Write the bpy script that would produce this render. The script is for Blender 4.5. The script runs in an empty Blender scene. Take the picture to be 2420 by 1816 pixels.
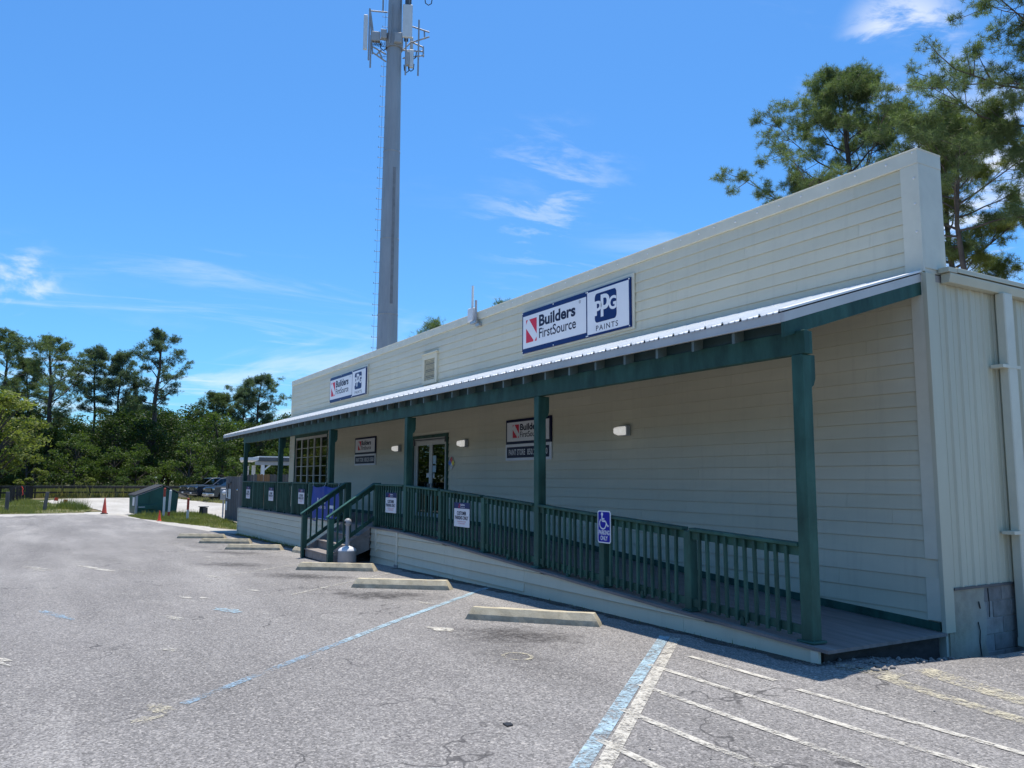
import bpy, bmesh, math, random
import numpy as np
from mathutils import Matrix, Vector
R = math.radians
K = 1.17                                   # survey units -> metres; applied to every top-level object at the end
scene = bpy.context.scene
col = scene.collection

# ------------------------------------------------------------------ camera
CAM = (4.768, -7.769, 1.828); YAW, PITCH, ROLL, FPX = 1.0381, 0.1190, 0.0054, 1884.2
cd = bpy.data.cameras.new('camera'); cam = bpy.data.objects.new('camera', cd); col.objects.link(cam)
cd.sensor_fit = 'HORIZONTAL'; cd.sensor_width = 36.0; cd.lens = FPX/2420*36; cd.clip_start = .1; cd.clip_end = 2000
fw = Vector((-math.sin(YAW)*math.cos(PITCH), math.cos(YAW)*math.cos(PITCH), math.sin(PITCH)))
rt0 = Vector((math.cos(YAW), math.sin(YAW), 0)); up0 = rt0.cross(fw)
rt = rt0*math.cos(ROLL)+up0*math.sin(ROLL); up = up0*math.cos(ROLL)-rt0*math.sin(ROLL)
m = Matrix((rt, up, -fw)).transposed().to_4x4(); m.translation = Vector(CAM)*K
cam.matrix_world = m
scene.camera = cam

# ------------------------------------------------------------------ sky, sun, exposure
SUN = Vector((-.18, .13, 1.0)).normalized()            # towards the sun
elev = math.asin(SUN.z); azim = math.atan2(SUN.x, SUN.y)
w = bpy.data.worlds.new('World'); scene.world = w; w.use_nodes = True
nt = w.node_tree; nt.nodes.clear()
N = nt.nodes.new; L = nt.links.new
out = N('ShaderNodeOutputWorld'); bg = N('ShaderNodeBackground'); bg.inputs[1].default_value = 0.105
sky = N('ShaderNodeTexSky'); sky.sky_type = 'NISHITA'; sky.sun_disc = False
sky.sun_elevation = elev; sky.sun_rotation = azim; sky.altitude = 10; sky.air_density = 1.0; sky.dust_density = .8; sky.ozone_density = 2.2
tint = N('ShaderNodeMixRGB'); tint.blend_type = 'MULTIPLY'; tint.inputs[0].default_value = 1; tint.inputs[2].default_value = (.51, 1.04, 1.50, 1)
L(sky.outputs[0], tint.inputs[1])
tc = N('ShaderNodeTexCoord'); sep = N('ShaderNodeSeparateXYZ'); L(tc.outputs['Generated'], sep.inputs[0])
# clouds live on a plane far overhead: direction / height
zc = N('ShaderNodeMath'); zc.operation = 'MAXIMUM'; zc.inputs[1].default_value = .03; L(sep.outputs[2], zc.inputs[0])
inv = N('ShaderNodeMath'); inv.operation = 'DIVIDE'; inv.inputs[0].default_value = 1; L(zc.outputs[0], inv.inputs[1])
pl = N('ShaderNodeVectorMath'); pl.operation = 'SCALE'; L(tc.outputs['Generated'], pl.inputs[0]); L(inv.outputs[0], pl.inputs['Scale'])
def wn(scale, detail, rough, dist, off=(0, 0, 0), sc=(1, 1, 1), rot=0):
    mp = N('ShaderNodeMapping'); mp.inputs['Location'].default_value = off; mp.inputs['Scale'].default_value = sc; mp.inputs['Rotation'].default_value = (0, 0, rot)
    L(pl.outputs[0], mp.inputs[0])
    n = N('ShaderNodeTexNoise'); n.inputs['Scale'].default_value = scale; n.inputs['Detail'].default_value = detail
    n.inputs['Roughness'].default_value = rough; n.inputs['Distortion'].default_value = dist
    L(mp.outputs[0], n.inputs['Vector']); return n.outputs[0]
def mr(v, a, b, c=0, d=1):
    r = N('ShaderNodeMapRange'); r.interpolation_type = 'SMOOTHSTEP'; L(v, r.inputs[0])
    for i, x in enumerate((a, b, c, d)): r.inputs[1+i].default_value = x
    return r.outputs[0]
def mul(a, b):
    r = N('ShaderNodeMath'); r.operation = 'MULTIPLY'
    L(a, r.inputs[0])
    if isinstance(b, (int, float)): r.inputs[1].default_value = b
    else: L(b, r.inputs[1])
    return r.outputs[0]
def add(a, b):
    r = N('ShaderNodeMath'); r.operation = 'ADD'; r.use_clamp = True; L(a, r.inputs[0]); L(b, r.inputs[1]); return r.outputs[0]
wisp = mul(mr(wn(1.3, 9, .62, .6, (3.1, 1.7, 0), (1, .35, 1), .5), .52, .74), mr(wn(.35, 2, .5, 0, (7.3, 2.2, 0)), .42, .58))
low = mul(mr(wn(.55, 8, .60, .4, (1.2, 9.4, 0), (.5, 1, 1), .2), .46, .66), mr(sep.outputs[2], .26, .07))
def patch(d, r0, r1, n):                                # a single torn cloud round a direction of the sky
    v = N('ShaderNodeVectorMath'); v.operation = 'DISTANCE'; L(tc.outputs['Generated'], v.inputs[0]); v.inputs[1].default_value = Vector(d).normalized()
    return mul(mr(v.outputs['Value'], r1, r0), n)
puff_n = mr(wn(5.5, 9, .62, .5, (.4, 5.1, 0), (1, .6, 1), .9), .46, .64)
puff = patch((-.475, .755, .462), .015, .075, puff_n)
puff2 = patch((-.44, .84, .31), .03, .12, mr(wn(2.0, 8, .55, .3, (2.4, 1.1, 0)), .44, .60))
puff3 = patch((-.985, -.03, .21), .01, .06, mr(wn(1.6, 8, .6, .6, (4.4, 3.1, 0), (.5, 1, 1)), .46, .68))
puff4 = patch((-.79, .52, .335), .02, .13, mr(wn(4.5, 9, .6, .4, (8.4, 6.1, 0), (1, .5, 1), .5), .52, .66))
cl = add(add(add(mul(wisp, .38), mul(low, .46)), mul(puff, .72)), add(add(mul(puff2, .9), mul(puff3, .7)), mul(puff4, .26)))
mixc = N('ShaderNodeMixRGB'); L(cl, mixc.inputs[0]); L(tint.outputs[0], mixc.inputs[1]); mixc.inputs[2].default_value = (8.2, 8.5, 9.0, 1)
L(mixc.outputs[0], bg.inputs[0]); L(bg.outputs[0], out.inputs[0])

sd = bpy.data.lights.new('sun', 'SUN'); sd.energy = 4.6; sd.angle = R(.53); sd.color = (1, .93, .825)
so = bpy.data.objects.new('sun', sd); col.objects.link(so); so.rotation_euler = SUN.to_track_quat('Z', 'Y').to_euler(); so.location = (0, 0, 40)
vs = scene.view_settings; vs.view_transform = 'Standard'; vs.look = 'None'; vs.exposure = .30; vs.gamma = 1; vs.use_curve_mapping = False
scene.render.engine = 'CYCLES'
scene.cycles.max_bounces = 8; scene.cycles.diffuse_bounces = 4; scene.cycles.glossy_bounces = 3; scene.cycles.transmission_bounces = 6; scene.cycles.transparent_max_bounces = 12

# ------------------------------------------------------------------ materials
MATS = {}
class NT:
    def __init__(s, name):
        s.m = bpy.data.materials.new(name); s.m.use_nodes = True; s.t = s.m.node_tree
        s.b = s.t.nodes['Principled BSDF']; s.out = s.t.nodes['Material Output']
        ge = s.n('ShaderNodeNewGeometry'); v = s.n('ShaderNodeVectorMath'); v.operation = 'SCALE'; v.inputs['Scale'].default_value = 1/K
        s.l(ge.outputs['Position'], v.inputs[0]); s.P = v.outputs[0]; s.geo = ge
        MATS[name] = s.m
    def n(s, t): return s.t.nodes.new(t)
    def l(s, a, b): s.t.links.new(a, b)
    def noise(s, scale, detail=4, rough=.55, vec=None, sc=None, dist=0):
        v = vec or s.P
        if sc:
            mp = s.n('ShaderNodeMapping'); mp.inputs['Scale'].default_value = sc; s.l(v, mp.inputs[0]); v = mp.outputs[0]
        n = s.n('ShaderNodeTexNoise'); n.inputs['Scale'].default_value = scale; n.inputs['Detail'].default_value = detail; n.inputs['Roughness'].default_value = rough
        n.inputs['Distortion'].default_value = dist
        s.l(v, n.inputs['Vector']); return n.outputs[0]
    def vor(s, scale, feature='F1'):
        n = s.n('ShaderNodeTexVoronoi'); n.feature = feature; n.inputs['Scale'].default_value = scale; s.l(s.P, n.inputs['Vector']); return n
    def rng(s, v, a, b, c=0, d=1, smooth=False):
        r = s.n('ShaderNodeMapRange'); s.l(v, r.inputs[0])
        if smooth: r.interpolation_type = 'SMOOTHSTEP'
        for i, x in enumerate((a, b, c, d)): r.inputs[1+i].default_value = x
        return r.outputs[0]
    def math(s, op, a, b=None, clamp=False):
        r = s.n('ShaderNodeMath'); r.operation = op; r.use_clamp = clamp
        for i, x in enumerate((a, b)):
            if x is None: continue
            if isinstance(x, (int, float)): r.inputs[i].default_value = x
            else: s.l(x, r.inputs[i])
        return r.outputs[0]
    def mix(s, f, a, b, mode='MIX'):
        r = s.n('ShaderNodeMixRGB'); r.blend_type = mode
        for i, x in enumerate((f, a, b)):
            if isinstance(x, (int, float)): r.inputs[i].default_value = x
            elif isinstance(x, tuple): r.inputs[i].default_value = (x+(1,))[:4]
            else: s.l(x, r.inputs[i])
        return r.outputs[0]
    def bump(s, h, strength=.3, dist=.01):
        b = s.n('ShaderNodeBump'); b.inputs['Strength'].default_value = strength; b.inputs['Distance'].default_value = dist
        s.l(h, b.inputs['Height']); s.l(b.outputs[0], s.b.inputs['Normal'])
    def fin(s, c, rough=.6, metal=0, spec=.5):
        if isinstance(c, tuple): s.b.inputs['Base Color'].default_value = (c+(1,))[:4]
        else: s.l(c, s.b.inputs['Base Color'])
        if isinstance(rough, (int, float)): s.b.inputs['Roughness'].default_value = rough
        else: s.l(rough, s.b.inputs['Roughness'])
        s.b.inputs['Metallic'].default_value = metal; s.b.inputs['Specular IOR Level'].default_value = spec
        return s.m
def sc3(c, f): return tuple(min(1, x*f) for x in c)
def simple(name, c, rough=.55, var=.12, scale=4, bump=0, bscale=60, metal=0, spec=.5, rnd=0, sc=None):
    s = NT(name); f = s.noise(scale, 5, .6, sc=sc)
    colr = s.mix(s.rng(f, .3, .7), sc3(c, 1-var), sc3(c, 1+var))
    if rnd:
        oi = s.n('ShaderNodeObjectInfo'); colr = s.mix(1, colr, s.mix(oi.outputs['Random'], sc3((1, 1, 1), 1-rnd), (1, 1, 1)), 'MULTIPLY')
    if bump: s.bump(s.noise(bscale, 3, .6, sc=sc), bump, .006)
    return s.fin(colr, rough, metal, spec)
# cream lap siding with faint grime and board-to-board differences
def siding(name, c):
    s = NT(name); oi = s.n('ShaderNodeObjectInfo')
    f = s.noise(1.2, 5, .6, sc=(.5, .5, 1.6)); g = s.noise(9, 5, .65, sc=(.25, 1, 1))
    k = s.mix(s.rng(f, .3, .72), sc3(c, .90), c); k = s.mix(s.rng(g, .45, .8, 0, .25), k, sc3(c, .78))
    k = s.mix(1, k, s.mix(oi.outputs['Random'], (.94, .945, .93), (1, 1, 1)), 'MULTIPLY')
    k = s.mix(s.rng(s.noise(3.2, 5, .7, sc=(3, 3, .18)), .52, .75, 0, .32), k, sc3(c, .66)); k = s.mix(s.rng(s.noise(.9, 4, .6), .55, .75, 0, .25), k, (.50, .50, .42))
    s.bump(s.noise(40, 4, .6, sc=(.12, 1, 1.5)), .12, .004)
    return s.fin(k, .5, 0, .35)
siding('siding_paint', (.67, .635, .49))
simple('trim_paint', (.66, .635, .51), .45, .07, 3, .08, 30)
simple('green_paint', (.038, .108, .084), .55, .42, 5, .35, 45, rnd=.30, sc=(1, 1, .35), spec=.22)
simple('deck_wood', (.20, .175, .165), .7, .22, 5, .3, 50, sc=(.3, 2, 1))
simple('stair_wood', (.24, .21, .19), .75, .25, 6, .3, 50)
simple('rafter_paint', (.12, .16, .15), .5, .2, 5)
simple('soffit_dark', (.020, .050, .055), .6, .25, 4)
simple('roof_metal', (.80, .80, .78), .5, .06, 2)
simple('fascia_metal', (.55, .54, .51), .42, .08, 3)
simple('panel_metal', (.55, .53, .40), .5, .10, 1.5, sc=(1, 1, .2))
simple('cmu', (.30, .28, .26), .9, .25, 9, .6, 120, rnd=.25)
simple('mortar', (.33, .32, .30), .95, .15, 14, .4, 120)
def stucco():
    s = NT('stucco'); f = s.noise(3.5, 6, .65); g = s.noise(1.1, 3, .5)
    k = s.mix(s.rng(f, .35, .7), (.34, .30, .22), (.54, .49, .37)); k = s.mix(s.rng(g, .45, .7), k, (.38, .37, .33)); s.bump(s.noise(50, 5, .7), .5, .01); return s.fin(k, .92, 0, .2)
stucco()
def concrete():
    s = NT('concrete'); f = s.noise(6, 7, .7); g = s.noise(28, 4, .7); ao = s.n('ShaderNodeSeparateXYZ'); s.l(s.geo.outputs['Normal'], ao.inputs[0])
    k = s.mix(s.rng(f, .38, .68), (.46, .40, .28), (.64, .57, .42)); k = s.mix(s.rng(g, .60, .78, 0, .5), k, (.26, .23, .19))
    oi = s.n('ShaderNodeObjectInfo'); k = s.mix(1, k, s.mix(oi.outputs['Random'], (.84, .84, .84), (1, 1, 1)), 'MULTIPLY')
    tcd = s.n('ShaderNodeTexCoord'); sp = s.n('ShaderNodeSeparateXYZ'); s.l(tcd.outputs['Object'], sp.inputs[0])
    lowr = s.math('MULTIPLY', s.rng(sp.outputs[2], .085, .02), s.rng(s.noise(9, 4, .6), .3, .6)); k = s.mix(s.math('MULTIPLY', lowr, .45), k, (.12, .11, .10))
    s.bump(s.noise(70, 5, .7), .5, .008); return s.fin(k, .9, 0, .25)
concrete()
simple('white_paint', (.80, .80, .79), .4, .04, 4)
simple('sign_white', (.74, .76, .80), .38, .03, 2, spec=.12)
simple('frame_white', (.55, .55, .52), .4, .08, 5)
simple('navy', (.010, .030, .125), .35, .08, 3, spec=.12)
simple('navy_dark', (.006, .008, .045), .35, .08, 3, spec=.12)
simple('handicap_blue', (.010, .016, .33), .35, .06, 3, spec=.12)
simple('logo_red', (.62, .035, .075), .38, .06, 3, spec=.12)
simple('small_red', (.65, .25, .27), .5, .05, 3)
simple('ink', (.015, .022, .055), .4, .05, 3, spec=.12)
simple('banner_blue', (.014, .055, .30), .5, .15, 2.5, .1, 20, spec=.12)
simple('hazard_red', (.55, .02, .03), .4); simple('hazard_blue', (.02, .14, .55), .4); simple('hazard_yellow', (.75, .60, .03), .4)
simple('black_rubber', (.018, .018, .02), .75, .3, 8, .2, 60)
simple('black_plastic', (.022, .024, .028), .45, .2, 6)
simple('grey_plastic', (.36, .37, .39), .5, .08, 5)
simple('chrome', (.75, .75, .76), .18, .05, 3, metal=1)
simple('steel', (.45, .46, .48), .45, .15, 5, metal=.8)
simple('orange_cone', (.80, .075, .03), .55, .12, 8); simple('cone_faded', (.55, .075, .045), .6, .15, 8)
simple('pipe_red', (.38, .055, .03), .55, .2, 8); simple('pipe_white', (.62, .64, .63), .5, .1, 7)
simple('dumpster_green', (.012, .085, .065), .5, .22, 3, .15, 30)
simple('grey_wood', (.155, .145, .145), .85, .35, 5, .4, 50, rnd=.35, sc=(3, 3, .3))
simple('brown_wood', (.36, .20, .10), .8, .3, 6, .3, 50, rnd=.3, sc=(3, 3, .3))
simple('dark_wood', (.045, .038, .034), .85, .4, 6, .4, 50, sc=(1, 1, 3))
simple('fence_top', (.13, .12, .11), .8, .3, 4)
simple('paper', (.70, .70, .69), .6, .05, 4); simple('paper_blue', (.35, .52, .62), .5, .1, 6)
simple('antenna_white', (.66, .68, .70), .45, .06, 3)
def galvanised():
    s = NT('galvanised'); f = s.noise(.9, 5, .6, sc=(1, 1, .25)); g = s.noise(5, 4, .6, sc=(2, 2, .12))
    k = s.mix(s.rng(f, .3, .7), (.30, .31, .33), (.42, .43, .45)); k = s.mix(s.rng(g, .5, .8, 0, .3), k, (.22, .22, .23)); return s.fin(k, .55, .25, .5)
galvanised()
simple('slot_grey', (.21, .215, .23), .6, .2, 3)
simple('dark_metal', (.10, .105, .115), .5, .2, 5, metal=.3)
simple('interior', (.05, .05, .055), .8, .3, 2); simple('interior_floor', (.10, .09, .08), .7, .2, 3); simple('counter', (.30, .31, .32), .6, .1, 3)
simple('car_black', (.010, .012, .020), .22, .1, 2, spec=.8); simple('car_navy', (.012, .018, .034), .2, .1, 2, spec=.8); simple('car_charcoal', (.016, .020, .028), .25, .1, 2, spec=.8)
simple('rim_metal', (.55, .55, .57), .3, .05, 4, metal=.9)
def glass(name, tintc, refl):
    s = NT(name); t = s.t; t.nodes.remove(s.b)
    fr = s.n('ShaderNodeFresnel'); fr.inputs[0].default_value = refl
    tr = s.n('ShaderNodeBsdfTransparent'); tr.inputs[0].default_value = tintc+(1,)
    gl = s.n('ShaderNodeBsdfGlossy'); gl.inputs['Roughness'].default_value = .01
    bp = s.n('ShaderNodeBump'); bp.inputs['Strength'].default_value = .02; bp.inputs['Distance'].default_value = .02; s.l(s.noise(1.5, 2), bp.inputs['Height']); s.l(bp.outputs[0], gl.inputs['Normal'])
    mx = s.n('ShaderNodeMixShader'); s.l(s.math('ADD', fr.outputs[0], .04), mx.inputs[0]); s.l(tr.outputs[0], mx.inputs[1]); s.l(gl.outputs[0], mx.inputs[2]); s.l(mx.outputs[0], s.out.inputs[0])
glass('window_glass', (.55, .60, .60), 1.75); glass('car_glass', (.05, .06, .065), 1.3)
def lampglass():
    s = NT('lamp_glass'); s.fin((.9, .9, .88), .25); s.b.inputs['Emission Color'].default_value = (1, .98, .93, 1); s.b.inputs['Emission Strength'].default_value = .34
    w2 = s.n('ShaderNodeTexWave'); w2.inputs['Scale'].default_value = 40; s.l(s.P, w2.inputs['Vector']); s.bump(w2.outputs[1], .4, .004)
lampglass()
STAINS = [(-5.6, -3.75, 1.0, .50, .65, 1), (-8.45, -3.95, 1.05, .48, .65, .95), (-2.15, -3.6, .85, .55, .5, .9), (-11.3, -4.4, 1.0, .45, .6, .8), (-14.6, -3.85, 1.3, .45, .6, .8), (-17.3, -4.2, 1.2, .35, .3, .4),
          (-1.35, -4.05, .42, .2, .3, .45), (-14.5, -6.6, 2.4, .5, .2, .28), (-7, -8.6, 2.6, .8, .1, .25), (-19, -7.5, 3, .7, .2, .25)]
def asphalt():
    s = NT('asphalt')
    big = s.noise(.22, 5, .6); mid = s.noise(1.6, 5, .65); fine = s.noise(38, 3, .7)
    v = s.vor(74); sv = s.n('ShaderNodeSeparateXYZ'); s.l(v.outputs['Color'], sv.inputs[0])
    v2 = s.vor(150); sv2 = s.n('ShaderNodeSeparateXYZ'); s.l(v2.outputs['Color'], sv2.inputs[0])
    k = s.mix(s.rng(big, .35, .68), (.198, .186, .176), (.255, .241, .229))
    k = s.mix(s.rng(mid, .42, .72, 0, .45), k, (.190, .177, .168))
    k = s.mix(s.rng(mid, .36, .22, 0, .4), k, (.315, .297, .275))
    lane = s.noise(.55, 5, .6, sc=(.22, 1.5, 1)); k = s.mix(s.rng(lane, .50, .66, 0, .65), k, (.150, .141, .134)); k = s.mix(s.rng(lane, .47, .33, 0, .6), k, (.325, .308, .288))
    grit = s.noise(1.1, 7, .75, sc=(.5, 1.2, 1)); k = s.mix(s.rng(grit, .58, .72, 0, .45), k, (.37, .35, .32))
    ag = s.rng(sv.outputs[0], 0, 1, .62, 1.36); ag2 = s.rng(sv2.outputs[1], 0, 1, .72, 1.26)
    tt = s.n('ShaderNodeCombineXYZ'); a = s.math('MULTIPLY', ag, ag2)
    for i in range(3): s.l(a, tt.inputs[i])
    k = s.mix(1, k, tt.outputs[0], 'MULTIPLY')
    k = s.mix(s.rng(sv.outputs[1], .90, .95, 0, .5), k, (.55, .51, .46))              # pale chippings
    k = s.mix(s.rng(fine, .60, .78, 0, .5), k, (.10, .096, .098))
    # old tar repairs, cracks
    vc = s.n('ShaderNodeTexVoronoi'); vc.feature = 'DISTANCE_TO_EDGE'; vc.inputs['Scale'].default_value = .8
    wv = s.n('ShaderNodeVectorMath'); wv.operation = 'ADD'; s.l(s.P, wv.inputs[0]); nz = s.n('ShaderNodeTexNoise'); nz.inputs['Scale'].default_value = 2.5; s.l(s.P, nz.inputs['Vector']); s.l(nz.outputs['Color'], wv.inputs[1]); s.l(wv.outputs[0], vc.inputs['Vector'])
    crack = s.math('MULTIPLY', s.rng(vc.outputs['Distance'], .014, .003), s.rng(s.noise(.6, 2), .52, .58)); k = s.mix(s.math('MULTIPLY', crack, .75), k, (.05, .047, .047))
    st = None
    rag = s.math('MULTIPLY', s.math('SUBTRACT', s.noise(3.4, 7, .75), .5), 2.6)
    for (x, y, rx, ry, ro, a) in STAINS:
        mp = s.n('ShaderNodeMapping'); mp.vector_type = 'TEXTURE'; mp.inputs['Location'].default_value = (x, y, .28); mp.inputs['Rotation'].default_value = (0, 0, ro); mp.inputs['Scale'].default_value = (rx, ry, 5)
        s.l(s.P, mp.inputs[0]); ln = s.n('ShaderNodeVectorMath'); ln.operation = 'LENGTH'; s.l(mp.outputs[0], ln.inputs[0])
        d = s.math('ADD', ln.outputs['Value'], rag); q = s.math('MULTIPLY', s.rng(d, 1.15, .1, 0, 1, True), a)
        st = q if st is None else s.math('MAXIMUM', st, q)
    st = s.math('MULTIPLY', st, s.rng(s.noise(6, 6, .8, sc=(1.4, 2.5, 1)), .28, .45))
    st = s.math('MULTIPLY', st, s.rng(s.noise(17, 5, .8), .34, .56, .25, 1)); k = s.mix(st, k, (.032, .028, .027))
    # sand blown over the far edge of the lot
    sx = s.n('ShaderNodeSeparateXYZ'); s.l(s.P, sx.inputs[0])
    sand = s.math('MULTIPLY', s.rng(s.noise(.5, 6, .65, sc=(.4, 1.6, 1)), .52, .74), s.rng(sx.outputs[0], -16, -34)); k = s.mix(s.math('MULTIPLY', sand, .7), k, (.46, .43, .39))
    h = s.math('ADD', s.math('MULTIPLY', v.outputs['Distance'], -1.0), s.math('MULTIPLY', fine, .6)); s.bump(h, .55, .012)
    return s.fin(k, .86, 0, .35)
asphalt()
def gravel():
    s = NT('white_gravel'); f = s.noise(.5, 6, .7, sc=(.35, 1.4, 1)); v = s.vor(9); sv = s.n('ShaderNodeSeparateXYZ'); s.l(v.outputs['Color'], sv.inputs[0])
    k = s.mix(s.rng(f, .35, .65), (.37, .345, .305), (.50, .475, .43)); k = s.mix(s.rng(sv.outputs[0], .0, .2, .45, 0), k, (.28, .255, .22)); s.bump(s.noise(12, 5, .7), .6, .05); return s.fin(k, .95, 0, .2)
gravel()
def earth():
    s = NT('rough_ground'); f = s.noise(.35, 6, .6); g = s.noise(3, 6, .7)
    k = s.mix(s.rng(f, .42, .56), (.055, .075, .022), (.20, .165, .10)); k = s.mix(s.rng(g, .5, .75, 0, .6), k, (.10, .105, .04)); s.bump(g, .7, .08); return s.fin(k, .95, 0, .15)
earth()
def turf():
    s = NT('turf_soil'); f = s.noise(1.3, 6, .65); g = s.noise(8, 5, .7)
    k = s.mix(s.rng(f, .42, .62), (.075, .10, .025), (.24, .20, .12)); k = s.mix(s.rng(g, .5, .75, 0, .6), k, (.12, .11, .05)); s.bump(g, .7, .04); return s.fin(k, .95, 0, .15)
turf()
def worn_paint(name, c, wear, sc=7):
    s = NT(name); t = s.t
    n1 = s.noise(sc, 6, .75); n2 = s.noise(60, 4, .7); v = s.vor(62); sv = s.n('ShaderNodeSeparateXYZ'); s.l(v.outputs['Color'], sv.inputs[0])
    k = s.mix(s.rng(n1, .3, .7), sc3(c, .82), sc3(c, 1.06)); s.fin(k, .7, 0, .3)
    a = s.math('ADD', s.math('ADD', s.math('MULTIPLY', n1, 1.0), s.math('MULTIPLY', n2, .35)), s.math('MULTIPLY', sv.outputs[0], .22))
    al = s.math('MULTIPLY', s.rng(a, wear-.22, wear+.16, 0, 1, True), .94)
    tr = s.n('ShaderNodeBsdfTransparent'); mx = s.n('ShaderNodeMixShader'); s.l(al, mx.inputs[0]); s.l(tr.outputs[0], mx.inputs[1]); s.l(s.b.outputs[0], mx.inputs[2]); s.l(mx.outputs[0], s.out.inputs[0])
worn_paint('paint_blue', (.39, .53, .60), .78, 5); worn_paint('paint_blue_faint', (.28, .40, .50), .88, 2.5)
worn_paint('paint_white', (.58, .545, .47), .76); worn_paint('paint_white_faint', (.54, .51, .44), .87); worn_paint('paint_yellow', (.54, .49, .36), .86, 5)
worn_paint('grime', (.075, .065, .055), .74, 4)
def foliage(name, dark, light, trans=.35, sc=.6):
    s = NT(name); rn = s.geo.outputs['Random Per Island']; f = s.noise(sc, 3, .5)
    k = s.mix(s.math('ADD', s.math('MULTIPLY', rn, .55), s.math('MULTIPLY', s.rng(f, .35, .65), .45)), dark, light)
    s.fin(k, .55, 0, .3); tl = s.n('ShaderNodeBsdfTranslucent'); s.l(s.mix(1, k, (1.0, 1.15, .5), 'MULTIPLY'), tl.inputs[0])
    mx = s.n('ShaderNodeMixShader'); mx.inputs[0].default_value = trans; s.l(s.b.outputs[0], mx.inputs[1]); s.l(tl.outputs[0], mx.inputs[2]); s.l(mx.outputs[0], s.out.inputs[0])
foliage('needles', (.060, .092, .044), (.23, .285, .13), .42); foliage('needles_yellow', (.10, .12, .032), (.31, .32, .105), .45); foliage('needles_blue', (.058, .092, .060), (.19, .25, .155), .42)
foliage('leaves_dark', (.024, .046, .013), (.088, .135, .036), .4, .4); foliage('leaves_mid', (.040, .072, .017), (.14, .195, .048), .45, .4); foliage('leaves_yellow', (.11, .14, .03), (.31, .33, .095), .45, .4)
foliage('grass', (.115, .135, .035), (.32, .32, .115), .4, 1.2); foliage('dry_grass', (.20, .18, .08), (.42, .38, .20), .4, 1.0); foliage('weeds', (.07, .11, .025), (.24, .26, .09), .4, .8)
simple('bark', (.085, .066, .055), .9, .4, 7, .8, 25, sc=(1, 1, .3)); simple('bark_grey', (.075, .062, .052), .9, .35, 7, .7, 25, sc=(1, 1, .3))

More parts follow.
